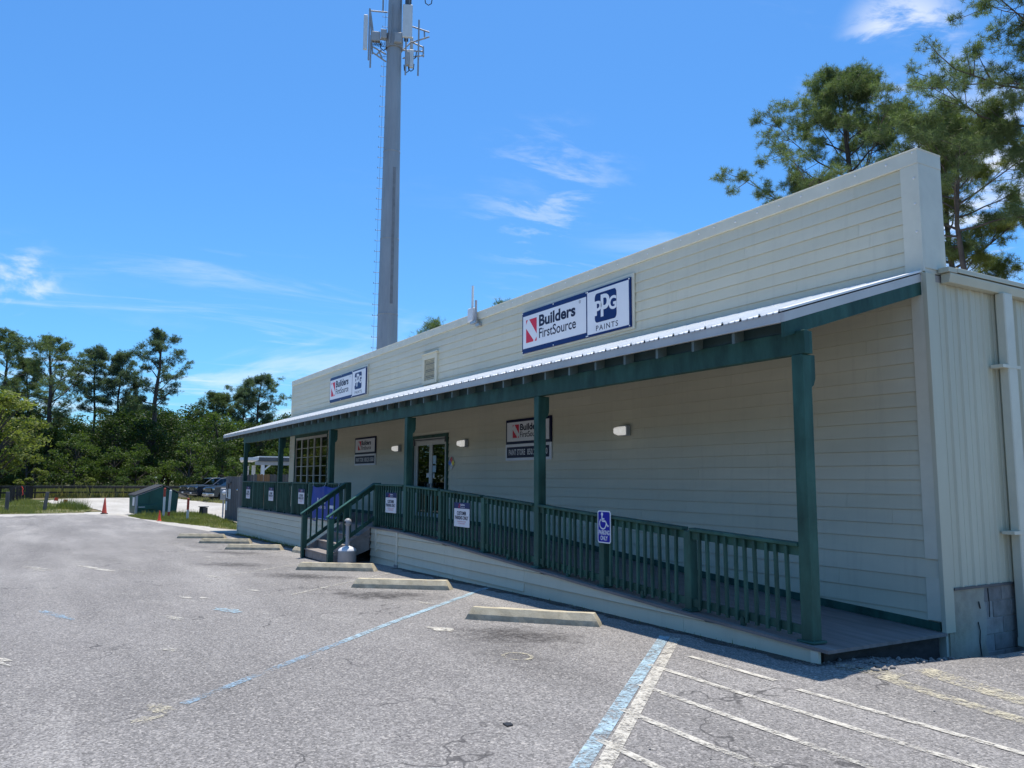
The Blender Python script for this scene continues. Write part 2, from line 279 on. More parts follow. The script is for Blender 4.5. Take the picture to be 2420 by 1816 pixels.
# ------------------------------------------------------------------ builders
WL = {}
class MB:
    """collects shapes for ONE mesh"""
    def __init__(s): s.v = []; s.f = []; s.sm = []
    def _a(s, vs, fs, smooth=False):
        o = len(s.v); s.v += [tuple(x) for x in vs]; s.f += [tuple(o+i for i in f) for f in fs]; s.sm += [smooth]*len(fs)
    def hexa(s, c):                        # 4 bottom ccw, 4 top ccw
        s._a(c, [(3, 2, 1, 0), (4, 5, 6, 7), (0, 1, 5, 4), (1, 2, 6, 5), (2, 3, 7, 6), (3, 0, 4, 7)]); return s
    def box(s, x0, x1, y0, y1, z0, z1):
        return s.hexa([(x0, y0, z0), (x1, y0, z0), (x1, y1, z0), (x0, y1, z0), (x0, y0, z1), (x1, y0, z1), (x1, y1, z1), (x0, y1, z1)])
    def slope(s, x0, x1, y0, y1, zb, zt):  # box between two functions of x
        return s.hexa([(x0, y0, zb(x0)), (x1, y0, zb(x1)), (x1, y1, zb(x1)), (x0, y1, zb(x0)), (x0, y0, zt(x0)), (x1, y0, zt(x1)), (x1, y1, zt(x1)), (x0, y1, zt(x0))])
    def prism(s, pts, a, axis='y', t=1):   # polygon pts (p,q), extruded from a to a+t
        n = len(pts)
        def P(p, q, d):
            return {'y': (p, d, q), 'x': (d, p, q), 'z': (p, q, d)}[axis]
        vs = [P(p, q, a) for p, q in pts]+[P(p, q, a+t) for p, q in pts]
        fs = [tuple(range(n)), tuple(range(2*n-1, n-1, -1))]+[(i, n+i, n+(i+1) % n, (i+1) % n) for i in range(n)]
        s._a(vs, fs); return s
    def tube(s, pts, rads, n=8, caps=True, smooth=True):
        pts = [Vector(p) for p in pts]; rads = rads if hasattr(rads, '__len__') else [rads]*len(pts)
        rings = []
        for i, p in enumerate(pts):
            d = (pts[min(i+1, len(pts)-1)]-pts[max(i-1, 0)]).normalized()
            a = d.orthogonal().normalized() if i == 0 else (a0-d*a0.dot(d)).normalized()
            a0 = a; b = d.cross(a)
            rings.append([p+(a*math.cos(2*math.pi*k/n)+b*math.sin(2*math.pi*k/n))*rads[i] for k in range(n)])
        vs = [q for r in rings for q in r]; fs = []
        for i in range(len(rings)-1):
            for k in range(n): fs.append((i*n+k, i*n+(k+1) % n, (i+1)*n+(k+1) % n, (i+1)*n+k))
        s._a(vs, fs, smooth)
        if caps:
            o = len(s.v); s.v += [tuple(q) for q in rings[0]]+[tuple(q) for q in rings[-1]]
            s.f += [tuple(o+i for i in range(n-1, -1, -1)), tuple(o+n+i for i in range(n))]; s.sm += [False]*2
        return s
    def lathe(s, prof, c=(0, 0, 0), n=20, axis='z', smooth=True):   # prof: (r, h)
        vs = []
        for r, h in prof:
            for k in range(n):
                a = 2*math.pi*k/n; p = (r*math.cos(a), r*math.sin(a), h)
                if axis == 'x': p = (h, p[0], p[1])
                if axis == 'y': p = (p[0], h, p[1])
                vs.append((p[0]+c[0], p[1]+c[1], p[2]+c[2]))
        fs = [(i*n+k, i*n+(k+1) % n, (i+1)*n+(k+1) % n, (i+1)*n+k) for i in range(len(prof)-1) for k in range(n)]
        s._a(vs, fs, smooth); return s
    def mesh(s, name, bevel=0, seg=1):
        me = bpy.data.meshes.new(name); me.from_pydata(s.v, [], s.f); me.polygons.foreach_set('use_smooth', s.sm)
        bm = bmesh.new(); bm.from_mesh(me)
        bmesh.ops.recalc_face_normals(bm, faces=bm.faces)
        if bevel: bmesh.ops.bevel(bm, geom=[e for e in bm.edges if e.is_manifold and e.calc_face_angle(0) > .5], offset=bevel, segments=seg, affect='EDGES', clamp_overlap=True)
        bm.to_mesh(me); bm.free(); return me
def put(name, me, mat=None, parent=None, at=(0, 0, 0), scale=None, rot=None):
    """mesh (or None: an Empty) at a world place, children keep world places under unrotated parents"""
    o = bpy.data.objects.new(name, me); col.objects.link(o); at = Vector(at)
    if me is not None and mat and not me.materials: me.materials.append(MATS[mat])
    if parent is not None: o.parent = parent; o.location = at-WL[parent]
    else: o.location = at
    WL[o] = at
    if scale: o.scale = scale
    if rot: o.rotation_euler = rot
    return o
def part(name, mb, mat, parent=None, at=(0, 0, 0), bevel=0): return put(name, mb.mesh(name, bevel), mat, parent, at)
def tag(o, label, cat, group=None):
    o['label'] = label; o['category'] = cat
    if group: o['group'] = group
    return o
def thing(name, label, cat, at=(0, 0, 0), group=None, rz=0):
    o = put(name, None, at=at); o.empty_display_size = .2; o.rotation_euler.z = rz; return tag(o, label, cat, group)
def lpart(name, mb, mat, parent, bevel=0, loc=None):
    """part in the parent's own frame"""
    o = bpy.data.objects.new(name, mb.mesh(name, bevel) if isinstance(mb, MB) else mb); col.objects.link(o); o.parent = parent
    if mat and not o.data.materials: o.data.materials.append(MATS[mat])
    if loc: o.location = loc
    return o
def copy_tree(o, parent=None):
    c = o.copy(); col.objects.link(c); c.parent = parent
    for ch in list(o.children): copy_tree(ch, c)
    return c
def npmesh(name, verts, tris, smooth=False):
    me = bpy.data.meshes.new(name); verts = np.asarray(verts, np.float32); tris = np.asarray(tris, np.int32); n = tris.shape[1]
    me.vertices.add(len(verts)); me.vertices.foreach_set('co', verts.ravel()); me.loops.add(tris.size); me.loops.foreach_set('vertex_index', tris.ravel())
    me.polygons.add(len(tris)); me.polygons.foreach_set('loop_start', np.arange(0, tris.size, n, dtype=np.int32)); me.update(calc_edges=True)
    if smooth: me.polygons.foreach_set('use_smooth', np.ones(len(tris), bool))
    return me
TEXT = {}
def text_mesh(txt, bold=0.0, spacing=1.0):
    """lettering as a flat mesh in the unit box 0..1 x 0..1 (x,z), with its width/height ratio"""
    k = (txt, bold, spacing)
    if k not in TEXT:
        cu = bpy.data.curves.new('t', 'FONT'); cu.body = txt; cu.offset = bold; cu.space_character = spacing; cu.fill_mode = 'FRONT'; cu.resolution_u = 4
        o = bpy.data.objects.new('t', cu); col.objects.link(o); dg = bpy.context.evaluated_depsgraph_get(); dg.update()
        me = bpy.data.meshes.new_from_object(o.evaluated_get(dg)); bpy.data.objects.remove(o)
        co = np.empty(len(me.vertices)*3); me.vertices.foreach_get('co', co); co = co.reshape(-1, 3); fs = [tuple(p.vertices) for p in me.polygons]
        bpy.data.meshes.remove(me); lo, hi = co.min(0), co.max(0); TEXT[k] = ((co[:, :2]-lo[:2])/(hi[:2]-lo[:2]), fs)
    return TEXT[k]
def lettering(txt, parent, mat, x0, x1, z0, z1, y, bold=0.0, spacing=1.0, name='lettering'):
    """flat print on a face that looks along -y, world place"""
    uv, fs = text_mesh(txt, bold, spacing)
    vs = [(x0+(x1-x0)*u, 0, z0+(z1-z0)*v) for u, v in uv]
    me = bpy.data.meshes.new(name); me.from_pydata(vs, [], fs); return put(name, me, mat, parent, (0, y, 0))
def flat(name, parent, mat, polys, y):
    me = bpy.data.meshes.new(name); v = []; f = []
    for p in polys: f.append(tuple(range(len(v), len(v)+len(p)))); v += [(a, 0, b) for a, b in p]
    me.from_pydata(v, [], f); return put(name, me, mat, parent, (0, y, 0))

# ------------------------------------------------------------------ ground
def g(x): return float(np.interp(x, [-200, -62, -50, -40, -30, -22.5, -15.6, -9, -5, -3.5, 20], [.12, .12, .06, 0, 0, .017, .098, .225, .281, .303, .30]))
def mound(x, y):                             # washed-out hollow along the foundation, with a hump of old patching in front
    e = max(0, -.15-y)/.80; h = -.22*math.exp(-(max(0, x-.12)/.36)**2-e*e) if x > -3 else 0
    return h+.055*math.exp(-((x-1.0)/.40)**2-((y+.75)/.9)**2)+.03*math.exp(-((x-.55)/.3)**2-((y+1.75)/.5)**2)
def sheet(name, rows, mat, zf):
    v = [(x, y, zf(x, y)) for r in rows for x, y in r]; n = len(rows[0]); f = []
    for i in range(len(rows)-1):
        for j in range(n-1): f.append((i*n+j, i*n+j+1, (i+1)*n+j+1, (i+1)*n+j))
    me = bpy.data.meshes.new(name); me.from_pydata(v, [], f); me.polygons.foreach_set('use_smooth', [True]*len(f)); return put(name, me, mat)
rnd = random.Random(4)
xs = [-700, -400, -200, -120, -90, -75, -62, -50, -40, -30, -22.5, -15.6, -9, -5, -3.5, 0, 10, 30, 80, 200, 500]; ys = [-500, -250, -120, -60, -30, -10, 0, 10, 30, 60, 120, 250, 500]
gd = sheet('ground', [[(x, y) for x in xs] for y in ys], 'rough_ground', lambda x, y: g(x)-.045-(.32 if 0 <= x <= 10 and -12 < y < 31 else 0)); gd['kind'] = 'structure'
EDGE = [(-60, -42), (-14, -39.5), (-9.15, -38.9), (-8.2, -39.4), (-6.9, -40.2), (-5.7, -40.2), (-4.8, -39.4), (-4.2, -37.6), (-3.8, -34.3), (-3.3, -29), (-2.9, -26.3), (-2.55, -24.2), (-2.06, -22.5), (0, -22.4)]
def xl(y): return float(np.interp(y, [e[0] for e in EDGE], [e[1] for e in EDGE]))
wx = np.concatenate([np.linspace(0, 1, 26)[:-1]*.78, np.linspace(.78, 1, 1)]) if False else None
rows = []
ylist = [-60, -45, -34, -26, -20, -16, -14, -12.5, -11, -10]+list(np.arange(-9.3, -2.0, .1))+list(np.arange(-2.0, 0.01, .1))
for y in ylist:
    a = xl(y)+.22*math.sin(y*9.1)+.15*math.sin(y*23.7)+rnd.uniform(-.12, .12)*(1 if y > -10 else 0)
    X = list(np.linspace(a, -3, 60))+list(np.arange(-2.8, 3.01, .1))+list(np.linspace(3.6, 26, 12)); rows.append([(x, y) for x in X])
lot = sheet('parking_lot', rows, 'asphalt', lambda x, y: g(x)+mound(x, y)); lot['kind'] = 'structure'
rows = [[(x, y) for x in list(np.arange(.2, 3.01, .1))+list(np.linspace(3.6, 26, 12))] for y in list(np.arange(0, 1.01, .1))+[2, 4, 8, 14, 24]]
lo2 = sheet('side_lot', rows, 'asphalt', lambda x, y: g(x)+mound(x, y)); lo2['kind'] = 'structure'
def poly_sheet(name, pts, mat, dz, jag=.25, seed=1):
    r = random.Random(seed); P = []
    for (a, b) in zip(pts, pts[1:]+pts[:1]):
        n = max(2, int(math.dist(a, b)/.5))
        for i in range(n):
            t = i/n; P.append((a[0]+(b[0]-a[0])*t+r.uniform(-jag, jag), a[1]+(b[1]-a[1])*t+r.uniform(-jag, jag)*.5))
    bm = bmesh.new(); vs = [bm.verts.new((x, y, 0)) for x, y in P]; bm.faces.new(vs); bmesh.ops.triangulate(bm, faces=bm.faces)
    for it in range(3):
        es = [e for e in bm.edges if e.calc_length() > 4]
        if es: bmesh.ops.subdivide_edges(bm, edges=es, cuts=1); bmesh.ops.triangulate(bm, faces=bm.faces)
    for v in bm.verts: v.co.z = g(v.co.x)+dz
    me = bpy.data.meshes.new(name); bm.to_mesh(me); bm.free(); return put(name, me, mat)
gl = poly_sheet('gravel_lot', [(-38.0, -10.5), (-24, -4.5), (-21.5, -1.2), (-23, -.2), (-29, -.2), (-33, 1), (-36, 9), (-36, 16), (-52, 16), (-55, 2.6), (-62, 2.3), (-67.5, 2.2), (-70.2, .2), (-70.6, -2.4), (-68.6, -5.8), (-60, -7.9), (-55, -6.7), (-51, -5.3), (-43, -4.6), (-42.5, -11)], 'white_gravel', -.016, .3); gl['kind'] = 'structure'
GR1 = [(-41.6, -16), (-41.9, -9.3), (-41.9, -7.1), (-42.3, -5.6), (-46.8, -5.0), (-51.5, -5.5), (-56.6, -7.0), (-60.4, -8.0), (-66, -8.2), (-68, -12), (-60, -18)]
GR2 = [(-37.6, -3.95), (-34.7, -3.66), (-31.2, -2.9), (-27.9, -2.3), (-25.2, -1.75), (-24.2, -1.3), (-26.4, -1.1), (-29.4, -.7), (-36, -.35), (-39.1, -.5), (-40.1, -1.2), (-39.6, -2.6)]
for P, n, s in ((GR1, 'verge', 3), (GR2, 'verge', 5)):
    o = poly_sheet(n, P, 'turf_soil', -.006, .2, s); o['kind'] = 'structure'
def inpoly(P, x, y):
    r = np.zeros(len(x), bool); j = len(P)-1
    for i in range(len(P)):
        xi, yi = P[i]; xj, yj = P[j]; c = ((yi > y) != (yj > y)) & (x < (xj-xi)*(y-yi)/(yj-yi+1e-12)+xi); r ^= c; j = i
    return r
def blades(name, P, n, h0, h1, wd, mat, label, cat, seed, dens=None):
    r = np.random.default_rng(seed); A = np.array(P); lo, hi = A.min(0), A.max(0)
    x = r.uniform(lo[0], hi[0], n*3); y = r.uniform(lo[1], hi[1], n*3); k = inpoly(P, x, y)
    if dens: k &= r.random(len(x)) < dens(x, y)
    x, y = x[k][:n], y[k][:n]; m_ = len(x); z = np.array([g(t) for t in x])-.02
    h = r.uniform(h0, h1, m_)*(0.6+.8*r.random(m_)**2); a = r.uniform(0, 6.283, m_); lean = r.uniform(.1, .6, m_)*h
    ca, sa = np.cos(a), np.sin(a); b = r.uniform(0, 6.283, m_)
    p0 = np.stack([x-ca*wd, y-sa*wd, z], 1); p1 = np.stack([x+ca*wd, y+sa*wd, z], 1); p2 = np.stack([x+np.cos(b)*lean, y+np.sin(b)*lean, z+h], 1)
    o = put(name, npmesh(name, np.concatenate([p0, p1, p2]), np.stack([np.arange(m_), np.arange(m_)+m_, np.arange(m_)+2*m_], 1)), mat)
    o['kind'] = 'stuff'; tag(o, label, cat); return o
nfld = lambda sx, ph: (lambda x, y: .25+.75*((np.sin(x*sx+ph)+np.sin(y*sx*1.7+ph*2)+np.sin((x+y)*sx*.6)) > -.4))
blades('grass', GR1, 26000, .10, .24, .014, 'grass', 'green grass and weeds round the two timber posts', 'grass', 11, nfld(.9, 1))
blades('grass', GR2, 26000, .05, .15, .010, 'grass', 'patchy green grass strip in front of the green dumpster', 'grass', 12, nfld(.8, .3))
blades('grass', [(-37.4, -3.7), (-35.9, -3.2), (-35.7, -1.0), (-38.4, -.9)], 2600, .12, .28, .012, 'grass', 'tall grass at the foot of the green dumpster', 'grass', 13)
blades('weeds', [(-49.5, -6.2), (-46, -5.2), (-45.5, -5.8), (-48, -6.8)], 1500, .3, .6, .012, 'weeds', 'tall thin weeds beside the white gravel', 'weeds', 14)
blades('weeds', [(-70.5, 4), (-71.2, -2), (-72.6, -8), (-71.5, -22), (-80, -22), (-80, 10), (-72, 9)], 30000, .35, .85, .03, 'weeds', 'tall weeds and grass growing along the far rail fence', 'weeds', 15)
blades('dry_grass', [(-70.3, 4), (-71, -2), (-72.4, -8), (-75, -8), (-74, 6)], 5000, .5, 1.15, .025, 'dry_grass', 'dry yellow grass stems behind the far rail fence', 'grass', 16)
blades('dry_grass', [(-53, 3.4), (-57, 2.9), (-66, 2.4), (-66, 3.4), (-56, 4.6), (-52, 4.6)], 6000, .10, .3, .02, 'dry_grass', 'dry grass edging under the parked vehicles', 'grass', 17)
blades('grass', [(-22.4, -2.2), (-22.4, -2.05), (-12.6, -2.05), (-12.6, -2.14), (-17, -2.22)], 1800, .03, .09, .008, 'grass', 'thin green weeds along the foot of the left porch skirt', 'weeds', 18)
blades('grass', [(-8, -2.12), (-8, -2.05), (0, -2.05), (0, -2.1)], 260, .015, .06, .005, 'weeds', 'sparse weeds along the foot of the ramp skirt', 'weeds', 19)

# painted lines and marks on the lot
def strip(name, pts, mat, lift=.005, parent=lot):
    """pts: list of (left, right) edge points"""
    v = []; f = []
    for (a, b) in pts: v += [(a[0], a[1], g(a[0])+mound(*a)+lift), (b[0], b[1], g(b[0])+mound(*b)+lift)]
    for i in range(len(pts)-1): f.append((2*i, 2*i+1, 2*i+3, 2*i+2))
    me = bpy.data.meshes.new(name); me.from_pydata(v, [], f); return put(name, me, mat, parent)
def line(name, a, b, wd, mat, lift=.005, n=12, w1=None):
    d = Vector(b)-Vector(a); nrm = Vector((-d.y, d.x)).normalized(); w1 = w1 or wd; P = []
    for i in range(n+1):
        t = i/n; c = Vector(a)+d*t; h = (wd+(w1-wd)*t)/2; P.append(((c+nrm*h)[:], (c-nrm*h)[:]))
    return strip(name, P, mat, lift)
line('parking_line', (-5.52, -2.10), (-2.69, -5.20), .085, 'paint_blue', .005, 16)
line('parking_line', (-2.69, -5.20), (-1.2, -6.82), .08, 'paint_blue_faint', .005, 12)
line('parking_line', (-1.42, -2.36), (1.35, -5.45), .105, 'paint_blue', .005, 18)
line('parking_line', (-1.30, -2.33), (1.47, -5.40), .095, 'paint_white', .0055, 18)
line('parking_line', (-8.2, -2.5), (-6.2, -4.75), .075, 'paint_white_faint', .005); line('parking_line', (-11.0, -3.05), (-9.2, -5.0), .075, 'paint_white_faint', .005)
line('parking_line', (-14.6, -2.55), (-12.6, -4.8), .075, 'paint_white_faint', .005); line('parking_line', (-17.4, -2.55), (-15.3, -4.9), .075, 'paint_white_faint', .005); line('parking_line', (-20.2, -2.55), (-18.2, -4.9), .075, 'paint_white_faint', .005)
for x0, x1, y, mt in ((-.62, .34, -2.78, 'paint_white'), (.60, 2.4, -2.86, 'paint_white'), (-.55, 2.5, -3.30, 'paint_white'), (-.08, 1.5, -3.79, 'paint_white'), (1.5, 3.0, -3.82, 'paint_white_faint'), (.36, 1.3, -4.31, 'paint_white'), (1.3, 3, -4.32, 'paint_white_faint'), (.80, 3.0, -4.82, 'paint_white')):
    line('hatch_line', (x0, y), (x1, y-.02), .06, mt, .0065)
line('hatch_line', (.7, -2.03), (2.1, -2.26), .14, 'paint_yellow', .006); line('hatch_line', (.75, -1.6), (2.0, -1.8), .22, 'paint_yellow', .006); line('hatch_line', (.25, -2.0), (.8, -1.95), .2, 'paint_yellow', .006); line('hatch_line', (1.2, -.95), (2.2, -.98), .07, 'paint_white_faint', .006)
def blot(x, y, rx, ry, mat, seed, ro=0.3, lift=.006):
    r = random.Random(seed); n = 22; v = []
    for i in range(n):
        a = 2*math.pi*i/n; k = r.uniform(.45, 1.1); p = (math.cos(a)*rx*k, math.sin(a)*ry*k); X = x+p[0]*math.cos(ro)-p[1]*math.sin(ro); Y = y+p[0]*math.sin(ro)+p[1]*math.cos(ro); v.append((X, Y, g(X)+lift))
    me = bpy.data.meshes.new('paint_mark'); me.from_pydata(v, [], [tuple(range(n))]); put('paint_mark', me, mat, lot)
for i, a in enumerate([(-11.7, -6.7, 1.1, .09, 'paint_white'), (-11.0, -6.2, .9, .05, 'paint_white_faint'), (-12.4, -7.66, .9, .16, 'paint_white_faint'), (-5.2, -5.75, .30, .11, 'paint_blue'), (-5.0, -6.4, .3, .08, 'paint_white_faint'), (-5.85, -7.5, .6, .07, 'paint_blue_faint'), (-6.68, -6.0, .16, .05, 'paint_white'), (-6.5, -5.8, .12, .04, 'paint_white'), (-6.97, -5.05, .20, .05, 'paint_white'), (-3.1, -6.66, .16, .06, 'paint_white_faint'), (-3.4, -8.0, .42, .10, 'paint_white'), (-1.15, -6.98, .18, .09, 'paint_yellow'), (-.95, -7.08, .09, .12, 'paint_yellow'), (-2.8, -4.12, .24, .10, 'paint_white'), (-4.55, -3.5, .16, .05, 'paint_white'), (-9.2, -5.2, .25, .05, 'paint_white'), (-13.5, -4.5, .2, .06, 'paint_white'), (-7.6, -4.6, .12, .04, 'paint_white_faint'), (-16.5, -5.4, .5, .08, 'paint_white_faint')]): blot(*a, 30+i)
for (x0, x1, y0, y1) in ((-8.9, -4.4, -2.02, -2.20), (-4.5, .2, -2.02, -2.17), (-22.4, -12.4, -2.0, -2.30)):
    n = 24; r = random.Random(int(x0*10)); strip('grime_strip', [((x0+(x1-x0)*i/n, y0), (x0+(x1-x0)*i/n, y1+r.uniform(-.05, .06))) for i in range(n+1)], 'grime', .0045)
P = []
for i in range(25):
    a = 2*math.pi*i/24; ca, sa = math.cos(a), math.sin(a); P.append(((-1.355+.165*ca, -4.09+.13*sa), (-1.355+.13*ca, -4.09+.10*sa)))
strip('paint_ring', P, 'paint_yellow')

# ------------------------------------------------------------------ store building
XW0, XW1, ZT, DEP = -24.10, 0.0, 5.314, 14.0
WIN = (-23.42, -19.80, 1.25, 3.22); DOOR = (-12.98, -11.20, .885, 2.77)
store = thing('store_building', 'long cream lap-sided shop building with stepped-up flat parapet front', 'building', (-12, 7, .3))
fw_ = put('front_wall', None, None, store, (-12, 0, 2)); fw_.empty_display_size = .2
wb = MB()
for (x0, x1, z0, z1) in ((XW0, WIN[0], .1, 3.98), (WIN[0], WIN[1], .1, WIN[2]), (WIN[0], WIN[1], WIN[3], 3.98), (WIN[1], DOOR[0], .1, 3.98), (DOOR[0], DOOR[1], .1, DOOR[2]-2.0), (DOOR[0], DOOR[1], DOOR[3], 3.98), (DOOR[1], -.002, .1, 3.98)):
    wb.box(x0, x1, .002, .16, z0, z1)
part('wall_core', wb, 'trim_paint', fw_)
part('parapet_core', MB().box(XW0, -.004, .0025, .35, 3.985, ZT-.01), 'trim_paint', fw_)
prof = MB().prism([(-.021, 0), (-.008, 0), (-.004, .020), (.0015, .020), (.0015, .1488), (-.006, .1488)], 0, 'x', 1).mesh('siding_board')
def boards(parent, zs, h, x0, x1, holes, y=0, seed=1, jl=3.12, mat='siding_paint', z_tag=None):
    r = random.Random(seed)
    for z in zs:
        iv = [(x0, x1)]
        for (a, b, c, d) in holes:
            if z+h > c+.01 and z < d-.01:
                nv = []
                for (p, q) in iv:
                    if q <= a or p >= b: nv.append((p, q)); continue
                    if p < a: nv.append((p, a))
                    if q > b: nv.append((b, q))
                iv = nv
        off = r.uniform(0, jl)
        for (p, q) in iv:
            cuts = [p]; c = x0+off
            while c < q:
                if c > p+.3 and c < q-.3: cuts.append(c)
                c += jl
            cuts.append(q)
            for a, b in zip(cuts, cuts[1:]):
                put('siding_board', prof, mat, parent, (a+.0012, y, z), (b-a-.0024, 1, h/.152))
HOLES = [(WIN[0]-.06, WIN[1]+.06, WIN[2]-.06, WIN[3]+.12), (DOOR[0]-.075, DOOR[1]+.075, 0, DOOR[3]+.075)]
zs = [1.24+.1515*i for i in range(18)]; zs = [z for z in zs if z < 3.9]
boards(fw_, zs, .1515, XW0+.06, -.155, HOLES, 0, 3)
boards(fw_, [1.063], .177, XW0+.06, -.14, HOLES, 0, 5); boards(fw_, [.872], .191, XW0+.06, -.018, HOLES, 0, 6); boards(fw_, [.70], .172, XW0+.06, -.16, HOLES, 0, 7); boards(fw_, [.53], .17, XW0+.06, -.16, HOLES, 0, 8); boards(fw_, [.40], .13, -6, -.16, [], -.004, 9)
pz = [5.152-.1515*(i+1) for i in range(8)]
boards(fw_, [z for z in pz if z > 3.93], .1515, XW0+.07, -.20, [], 0, 11); boards(fw_, [3.80], .14, XW0+.07, -.20, [], 0, 12)
part('corner_trim', MB().box(-.155, -.018, -.030, .001, 1.06, 3.99), 'trim_paint', fw_); part('corner_trim', MB().box(-.16, -.018, -.030, .001, .46, .872), 'trim_paint', fw_)
part('corner_trim', MB().box(-.20, .003, -.030, .0, 3.992, 5.15), 'trim_paint', fw_); part('corner_trim', MB().box(XW0-.02, XW0+.07, -.024, .12, .8, 5.15), 'trim_paint', fw_)
part('parapet_cap', MB().box(XW0-.03, .006, -.036, .38, 5.152, ZT).box(XW0-.035, .010, -.042, .385, ZT-.012, ZT+.004), 'trim_paint', fw_, bevel=.004)
part('parapet_end', MB().box(-.0035, .004, -.001, .372, 4.03, 5.15), 'trim_paint', fw_)
scr = MB().lathe([(.0, -.010), (.008, -.008), (.013, 0)], (0, 0, 0), 8, 'y').mesh('screw'); r = random.Random(8)
for i in range(66): put('screw', scr, 'white_paint', fw_, (-23.9+.362*i+r.uniform(-.04, .04), -.037, 5.245+r.uniform(-.02, .02)))
for z in (5.28, 5.0, 4.72, 4.42): put('screw', scr, 'white_paint', fw_, (-.05, -.032, z))
# near gable side: steel panels, corner trim, foundation, gutter, downspout
side = put('side_wall', None, None, store, (0, 7, 2)); side.empty_display_size = .2
part('corner_cap', MB().prism([(-.018, -.035), (.028, -.035), (.028, .125), (.016, .125), (.016, 0.0), (-.018, 0.0)], .352, 'z', 3.62), 'panel_metal', side, bevel=.003)
pan = []
for i in range(4): a = i*.228; pan += [(a, .0), (a+.060, .0), (a+.066, .005), (a+.082, .005), (a+.088, .0), (a+.150, .0), (a+.168, .020), (a+.190, .020), (a+.208, .0)]
pan += [(.912, 0.0)]
pm = MB(); n = len(pan)
for (y, o) in pan: pm.v += [(o, y, 0), (o, y, 1)]
pm.f = [(2*i, 2*i+2, 2*i+3, 2*i+1) for i in range(n-1)]; pm.sm = [False]*(n-1); pme = pm.mesh('metal_panel')
for i in range(15): put('metal_panel', pme, 'panel_metal', side, (.006, .125+i*.912, .775), (1, 1, 3.12))
part('side_core', MB().box(-.16, .004, .16, DEP, .1, 3.97), 'mortar', side)
part('panel_sill', MB().box(.0, .036, .13, DEP, .755, .778), 'dark_metal', side)
r = random.Random(3)
bl = MB().box(-.02, .012, .004, .336, .004, .162).mesh('block', .004)
for c in range(5):
    for i in range(10): put('block', bl, 'cmu', side, (.001, .66+i*.34+(.17 if c % 2 else 0), -.06+c*.166))
st = MB(); st.v = [(.018+.004*math.sin(a*5+b*3), .105+a*.115+(.03*math.sin(b*2.1) if a == 5 else 0), -.1+b*.145) for b in range(7) for a in range(6)]
st.v = [(x, y, min(z, .752)) for x, y, z in st.v]; st.f = [(b*6+a, b*6+a+1, b*6+a+7, b*6+a+6) for b in range(6) for a in range(5)]; st.sm = [True]*30
part('stucco_patch', st, 'stucco', side)
part('stucco_return', MB().box(-.1, .0165, .04, .125, -.1, .353), 'stucco', side)
cr = MB().tube([(.026, .55, .62), (.027, .57, .55)], .006, 5).tube([(.026, .52, .42), (.027, .545, .33), (.026, .53, .22), (.027, .55, .05)], .005, 5).tube([(.02, .74, .74), (.02, .75, .6), (.02, .74, .45)], .005, 5)
part('crack', cr, 'black_plastic', side)
gut = part('gutter', MB().prism([(.02, 3.885), (.105, 3.885), (.125, 3.965), (.125, 3.985), (.02, 3.985)], .235, 'y', DEP-.3), 'panel_metal', store, bevel=.004)
part('roof_edge', MB().prism([(-.3, 4.10), (.135, 3.995), (.135, 4.045), (-.3, 4.15)], .353, 'y', DEP-.35), 'panel_metal', store, bevel=.003)
part('roof_edge_end', MB().box(.02, .13, .20, .352, 3.99, 4.04), 'panel_metal', store)
part('roof', MB().prism([(-24, 4.06), (-.01, 4.06), (-.01, 4.10), (-12, 4.5), (-24, 4.10)], .352, 'y', DEP-.4), 'roof_metal', store)
part('rear_wall', MB().box(XW0, .0, DEP-.01, DEP+.15, .05, 4.05).box(XW0, XW0+.16, .165, DEP-.02, .05, 4.05), 'panel_metal', store)
ds = part('downspout', MB().box(.055, .155, 1.17, 1.345, .20, 3.884), 'trim_paint', store, bevel=.01)
for z in (3.05, 1.28): part('strap', MB().box(.03, .160, 1.05, 1.40, z, z+.035), 'trim_paint', ds)
part('spout', MB().hexa([(.055, 1.17, .13), (.30, 1.17, .11), (.30, 1.345, .11), (.055, 1.345, .13), (.055, 1.17, .215), (.30, 1.17, .18), (.30, 1.345, .18), (.055, 1.345, .215)]), 'trim_paint', ds)
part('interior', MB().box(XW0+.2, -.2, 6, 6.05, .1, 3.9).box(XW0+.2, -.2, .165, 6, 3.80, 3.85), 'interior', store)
part('interior_floor', MB().box(XW0+.2, -.2, .165, 6, .80, .86), 'interior_floor', store)
part('counter', MB().box(-13.6, -12.2, 1.6, 2.2, .865, 1.72).box(-12.0, -10.9, 2.2, 2.9, .865, 1.70).box(-22.8, -20.6, 1.3, 1.8, .865, 1.45).box(-18.5, -15, 3, 3.6, .865, 2.3), 'counter', store)
# louvre vent on the parapet
vent = put('louvre_vent', None, None, store, (-12.12, -.03, 4.4)); vent.empty_display_size = .1
part('frame', MB().box(-12.53, -12.42, -.055, -.002, 4.03, 4.74).box(-11.85, -11.73, -.055, -.002, 4.03, 4.74).box(-12.42, -11.85, -.055, -.002, 4.62, 4.74).box(-12.42, -11.85, -.055, -.002, 4.03, 4.12).box(-12.56, -11.70, -.085, -.002, 4.742, 4.765), 'siding_paint', vent)
part('backing', MB().box(-12.42, -11.85, -.012, -.003, 4.12, 4.62), 'black_plastic', vent)
sl = MB().hexa([(-12.419, -.05, 0), (-11.851, -.05, 0), (-11.851, -.044, -.004), (-12.419, -.044, -.004), (-12.419, -.02, .028), (-11.851, -.02, .028), (-11.851, -.014, .024), (-12.419, -.014, .024)]).mesh('slat')
for i in range(14): put('slat', sl, 'siding_paint', vent, (0, 0, 4.128+i*.035))
